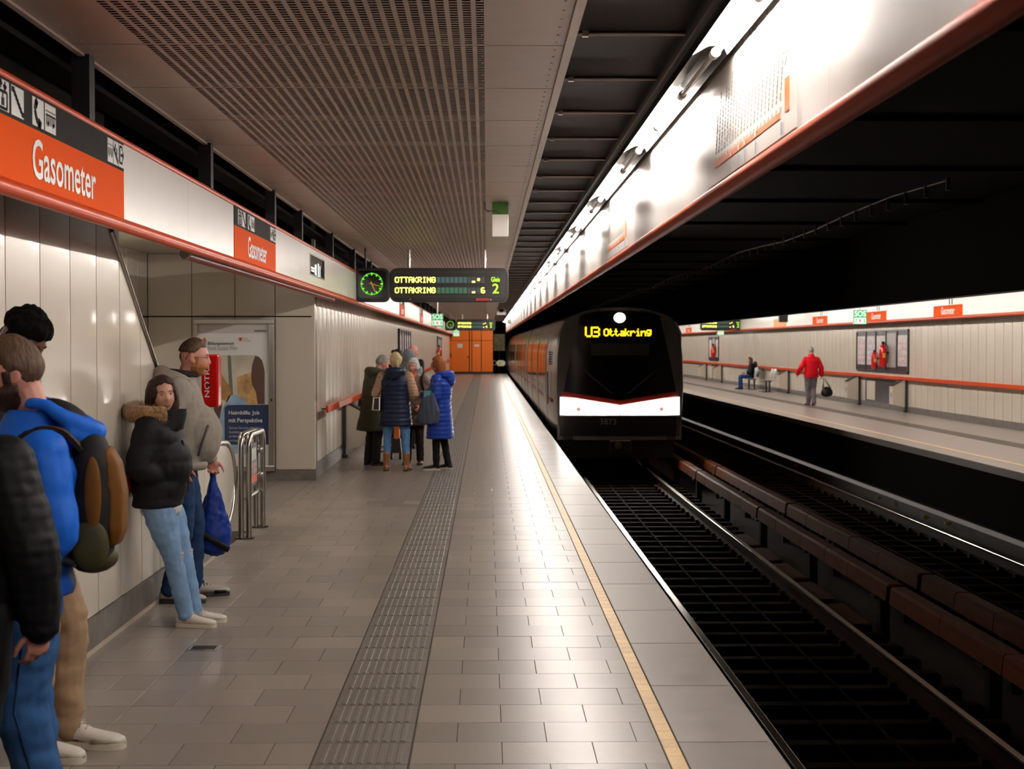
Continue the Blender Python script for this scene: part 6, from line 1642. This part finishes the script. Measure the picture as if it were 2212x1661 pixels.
for s in 'RL': shoe(c, s, blackm, soleB)
hair(c, hair_bk, m_short(.02, .06, -.07, -.02, 1), lambda mb: mb.ellipsoid(headpt(c, (-.03,-.075,.085)), (.045,.045,.04))); face(c, iris_b, hair_bk, lipp)
# seated traveller on the near bench, half hidden
SIT = dict(pelvis=(0,-.28,.54), waist=(0,-.30,.67), chest=(0,-.32,.87), neck=(0,-.31,1.065), head=(0,-.26,1.205), sR=(.175,-.31,.995), eR=(.22,-.25,.74), wR=(.12,-.02,.68), sL=(-.175,-.31,.995), eL=(-.22,-.25,.74), wL=(-.12,-.02,.68),
  hR=(.09,-.27,.52), kR=(.10,.14,.53), aR=(.11,.16,.085), hL=(-.09,-.27,.52), kL=(-.10,.14,.53), aL=(-.10,.12,.085))
def sit(c, m_j, m_t, lab, skin, hairm, jn='jacket', shoem=blackm):
    body(c, lab, skin, .013)
    mb = MB(); k = c.k; rr = [(.47,.17,.13),(.55,.185,.145),(.67,.175,.14),(.80,.185,.14),(.90,.19,.135),(.98,.18,.11),(1.03,.12,.09),(1.08,.075,.075)]
    c.J['pelvis'].z, zz_ = c.J['pelvis'].z, 0
    mb.loft(torso_rings(c, rr))
    for s in 'RL': limb(mb, arm_pts(c, s), [.078*k,.070*k,.060*k,.054*k,.045*k])
    me = voxel(mb, .015, 3); displace(me, wrinkle(.008)); jk_ = part(c, jn, me, m_j)
    mb = MB()
    for s in 'RL': limb(mb, leg_pts(c, s), [.10*k,.088*k,.068*k,.062*k,.052*k])
    mb.ellipsoid(c.J['pelvis']-Vector((0,0,.02)), (.17*k,.12*k,.09*k)); me = voxel(mb, .014, 3); displace(me, wrinkle(.006)); part(c, 'trousers', me, m_t)
    for s in 'RL': shoe(c, s, shoem, soleB, .26)
    return jk_
c = ctx((-1.62, 25.0), (.85, -.5), 1.62, yaw=20, pitch=25, **SIT)
sit(c, black_s, black_f, 'seated person in black bent over on the near bench behind the olive coat', skin_l, hair_bk)
def lh2(mb):
    rr = []
    for z, a, b, y in ((.10,.05,.06,-.015),(.05,.09,.09,-.02),(-.05,.10,.085,-.03),(-.14,.09,.07,-.04),(-.22,.06,.05,-.04)): rr.append([headpt(c, (a*cos(t), y+b*sin(t), z)) for t in [2*pi*i/20 for i in range(20)]])
    mb.loft(rr)
hair(c, hair_bk, m_short(.018, .06, -.07, -.03, 1), lh2); face(c, iris_b, hair_bk, lipp)
bq = thing('rucksack', 'black rucksack resting on the near bench beside the wedge screen', 'bag', (-1.92, 23.95, .46))
b = MB(); b.ellipsoid((-1.90, 23.9, .72), (.20,.15,.27), 20, 14); me = voxel(b, .018, 2); displace(me, wrinkle(.02, 8, 8)); me.materials.append(black_s); me.shade_smooth(); o = bpy.data.objects.new('bag_body', me); link(o, bq)
obj('carry_loop', MB().tube([(-1.94, 23.86, .96), (-1.90, 23.86, 1.03), (-1.86, 23.86, .96)], .012, 6), blackm, bq)
sc_ = thing('orange_suitcase', 'narrow orange case on a black wheeled base between the blonde woman\'s legs', 'suitcase', (-1.36, 22.9, 0))
obj('shell', MB().box(-1.43, -1.34, 22.8, 22.95, .30, .74), mat('suitcase orange', (.62,.16,.03), rough=.5), sc_, bev=.02)
obj('lower_shell', MB().prism([(-1.49, 22.8, .10), (-1.31, 22.8, .10), (-1.33, 22.8, .34), (-1.45, 22.8, .34)], (0, .16, 0)), blackm, sc_, bev=.02)
obj('wheel', MB().tube([(-1.49, 22.86, .05), (-1.45, 22.86, .05)], .05, 12).tube([(-1.35, 22.86, .05), (-1.31, 22.86, .05)], .05, 12), blackm, sc_)
# ------------------------------------------------------------------ opposite platform people
c = ctx((9.52, 43.3), (-.10, 1), 1.72, yaw=8, pitch=4, sR=(.19,0,1.37), eR=(.30,-.03,1.13), wR=(.345,.04,.90), sL=(-.19,0,1.37), eL=(-.31,-.05,1.15), wL=(-.37,.12,.95),
  kR=(.10,.10,.51), aR=(.09,-.02,.085), kL=(-.07,.10,.50), aL=(-.02,.16,.085))
body(c, 'man in red jacket and grey trousers walking away on the opposite platform', skin_p, .013, fat=1.12, hands={'R': dict(d=(0,0,-1), n=(-1,0,0), th=(0,1,0), curl=60), 'L': None})
redj = fabric('red jacket nylon', (.62,.006,.016), rough=.5, bump=.1)
jk = jacket(c, hem=.83, add=.036, fat=1.06, v=.015, fn=wrinkle(.012, 6, 9), m=redj, sleeve=(.070,.074,.070,.064,.054), top=1.50, extra=lambda mb: mb.ellipsoid(c.J['neck']-Vector((0, 0, .085)), (.185, .095, .075)))
cf = MB(); nk = c.J['neck']; cf.loft([[nk+Vector((a*cos(t), b*sin(t), z)) for t in [2*pi*i/18 for i in range(18)]] for z, a, b in ((-.05,.11,.10),(.02,.085,.08),(.06,.078,.075))], cap=False); part(c, 'collar', cf, redj, jk)
trousers(c, fabric('grey lilac trousers', (.16,.14,.155), namt=.25), (.115,.105,.085,.08,.07), .016, wrinkle(.012), fat=1.1)
redsh = mat('red trainer', (.45,.04,.03), rough=.5)
for s in 'RL': shoe(c, s, redsh, soleB, .28)
hair(c, hair_gr, m_short(.009, .07, -.06, -.01, .8)); face(c, iris_b, hair_gr, lipp)
db = item(c, 'duffel_bag', 'black duffel bag carried low by the man in the red jacket', 'bag')
b = MB(); b.ellipsoid((.50, .06, .40), (.17,.13,.145), 20, 14); b.ellipsoid((.50,.06,.36), (.175,.13,.12), 20, 14); me = voxel(b, .016, 2); displace(me, wrinkle(.012, 8, 8)); part(c, 'bag_body', me, black_s, db)
b = MB()
for dy in (-.04, .05): b.tube([(.38, .05+dy, .50), (.40, .05, .70), (.375, .05, .80), (.43, .05, .77), (.60, .05+dy, .52)], .010, 6)
part(c, 'handle', b, blackm, db)
g0_ = 1.76*3200/95
c = ctx((10.33, 59.3), (-1, -.05), 1.68, yaw=0, pitch=2, **SIT)
jk = sit(c, fabric('dark navy coat', (.008,.010,.018)), fabric('denim navy', (.02,.05,.17)), 'seated woman in dark coat and blue jeans on the opposite bench', skin_p, hair_br)
def lh3(mb):
    mb.ellipsoid(headpt(c, (0,-.09,-.05)), (.05,.045,.09), 14, 10)
hair(c, hair_br, m_short(.022, .06, -.09, -.03, 1), lh2); face(c, iris_b, hair_br, lipp)
hm_ = MB(); hm_.ellipsoid(c.J['neck']+Vector((0,-.17,-.03)), (.14,.085,.13)); me = voxel(hm_, .018, 2); displace(me, wrinkle(.012, 10, 10)); part(c, 'hood', me, fabric('brown fur hood', (.05,.03,.018)), jk)
b = MB(); b.ellipsoid((-.13,-.05,.66), (.05,.05,.06)); part(c, 'white_item', b, posterw)
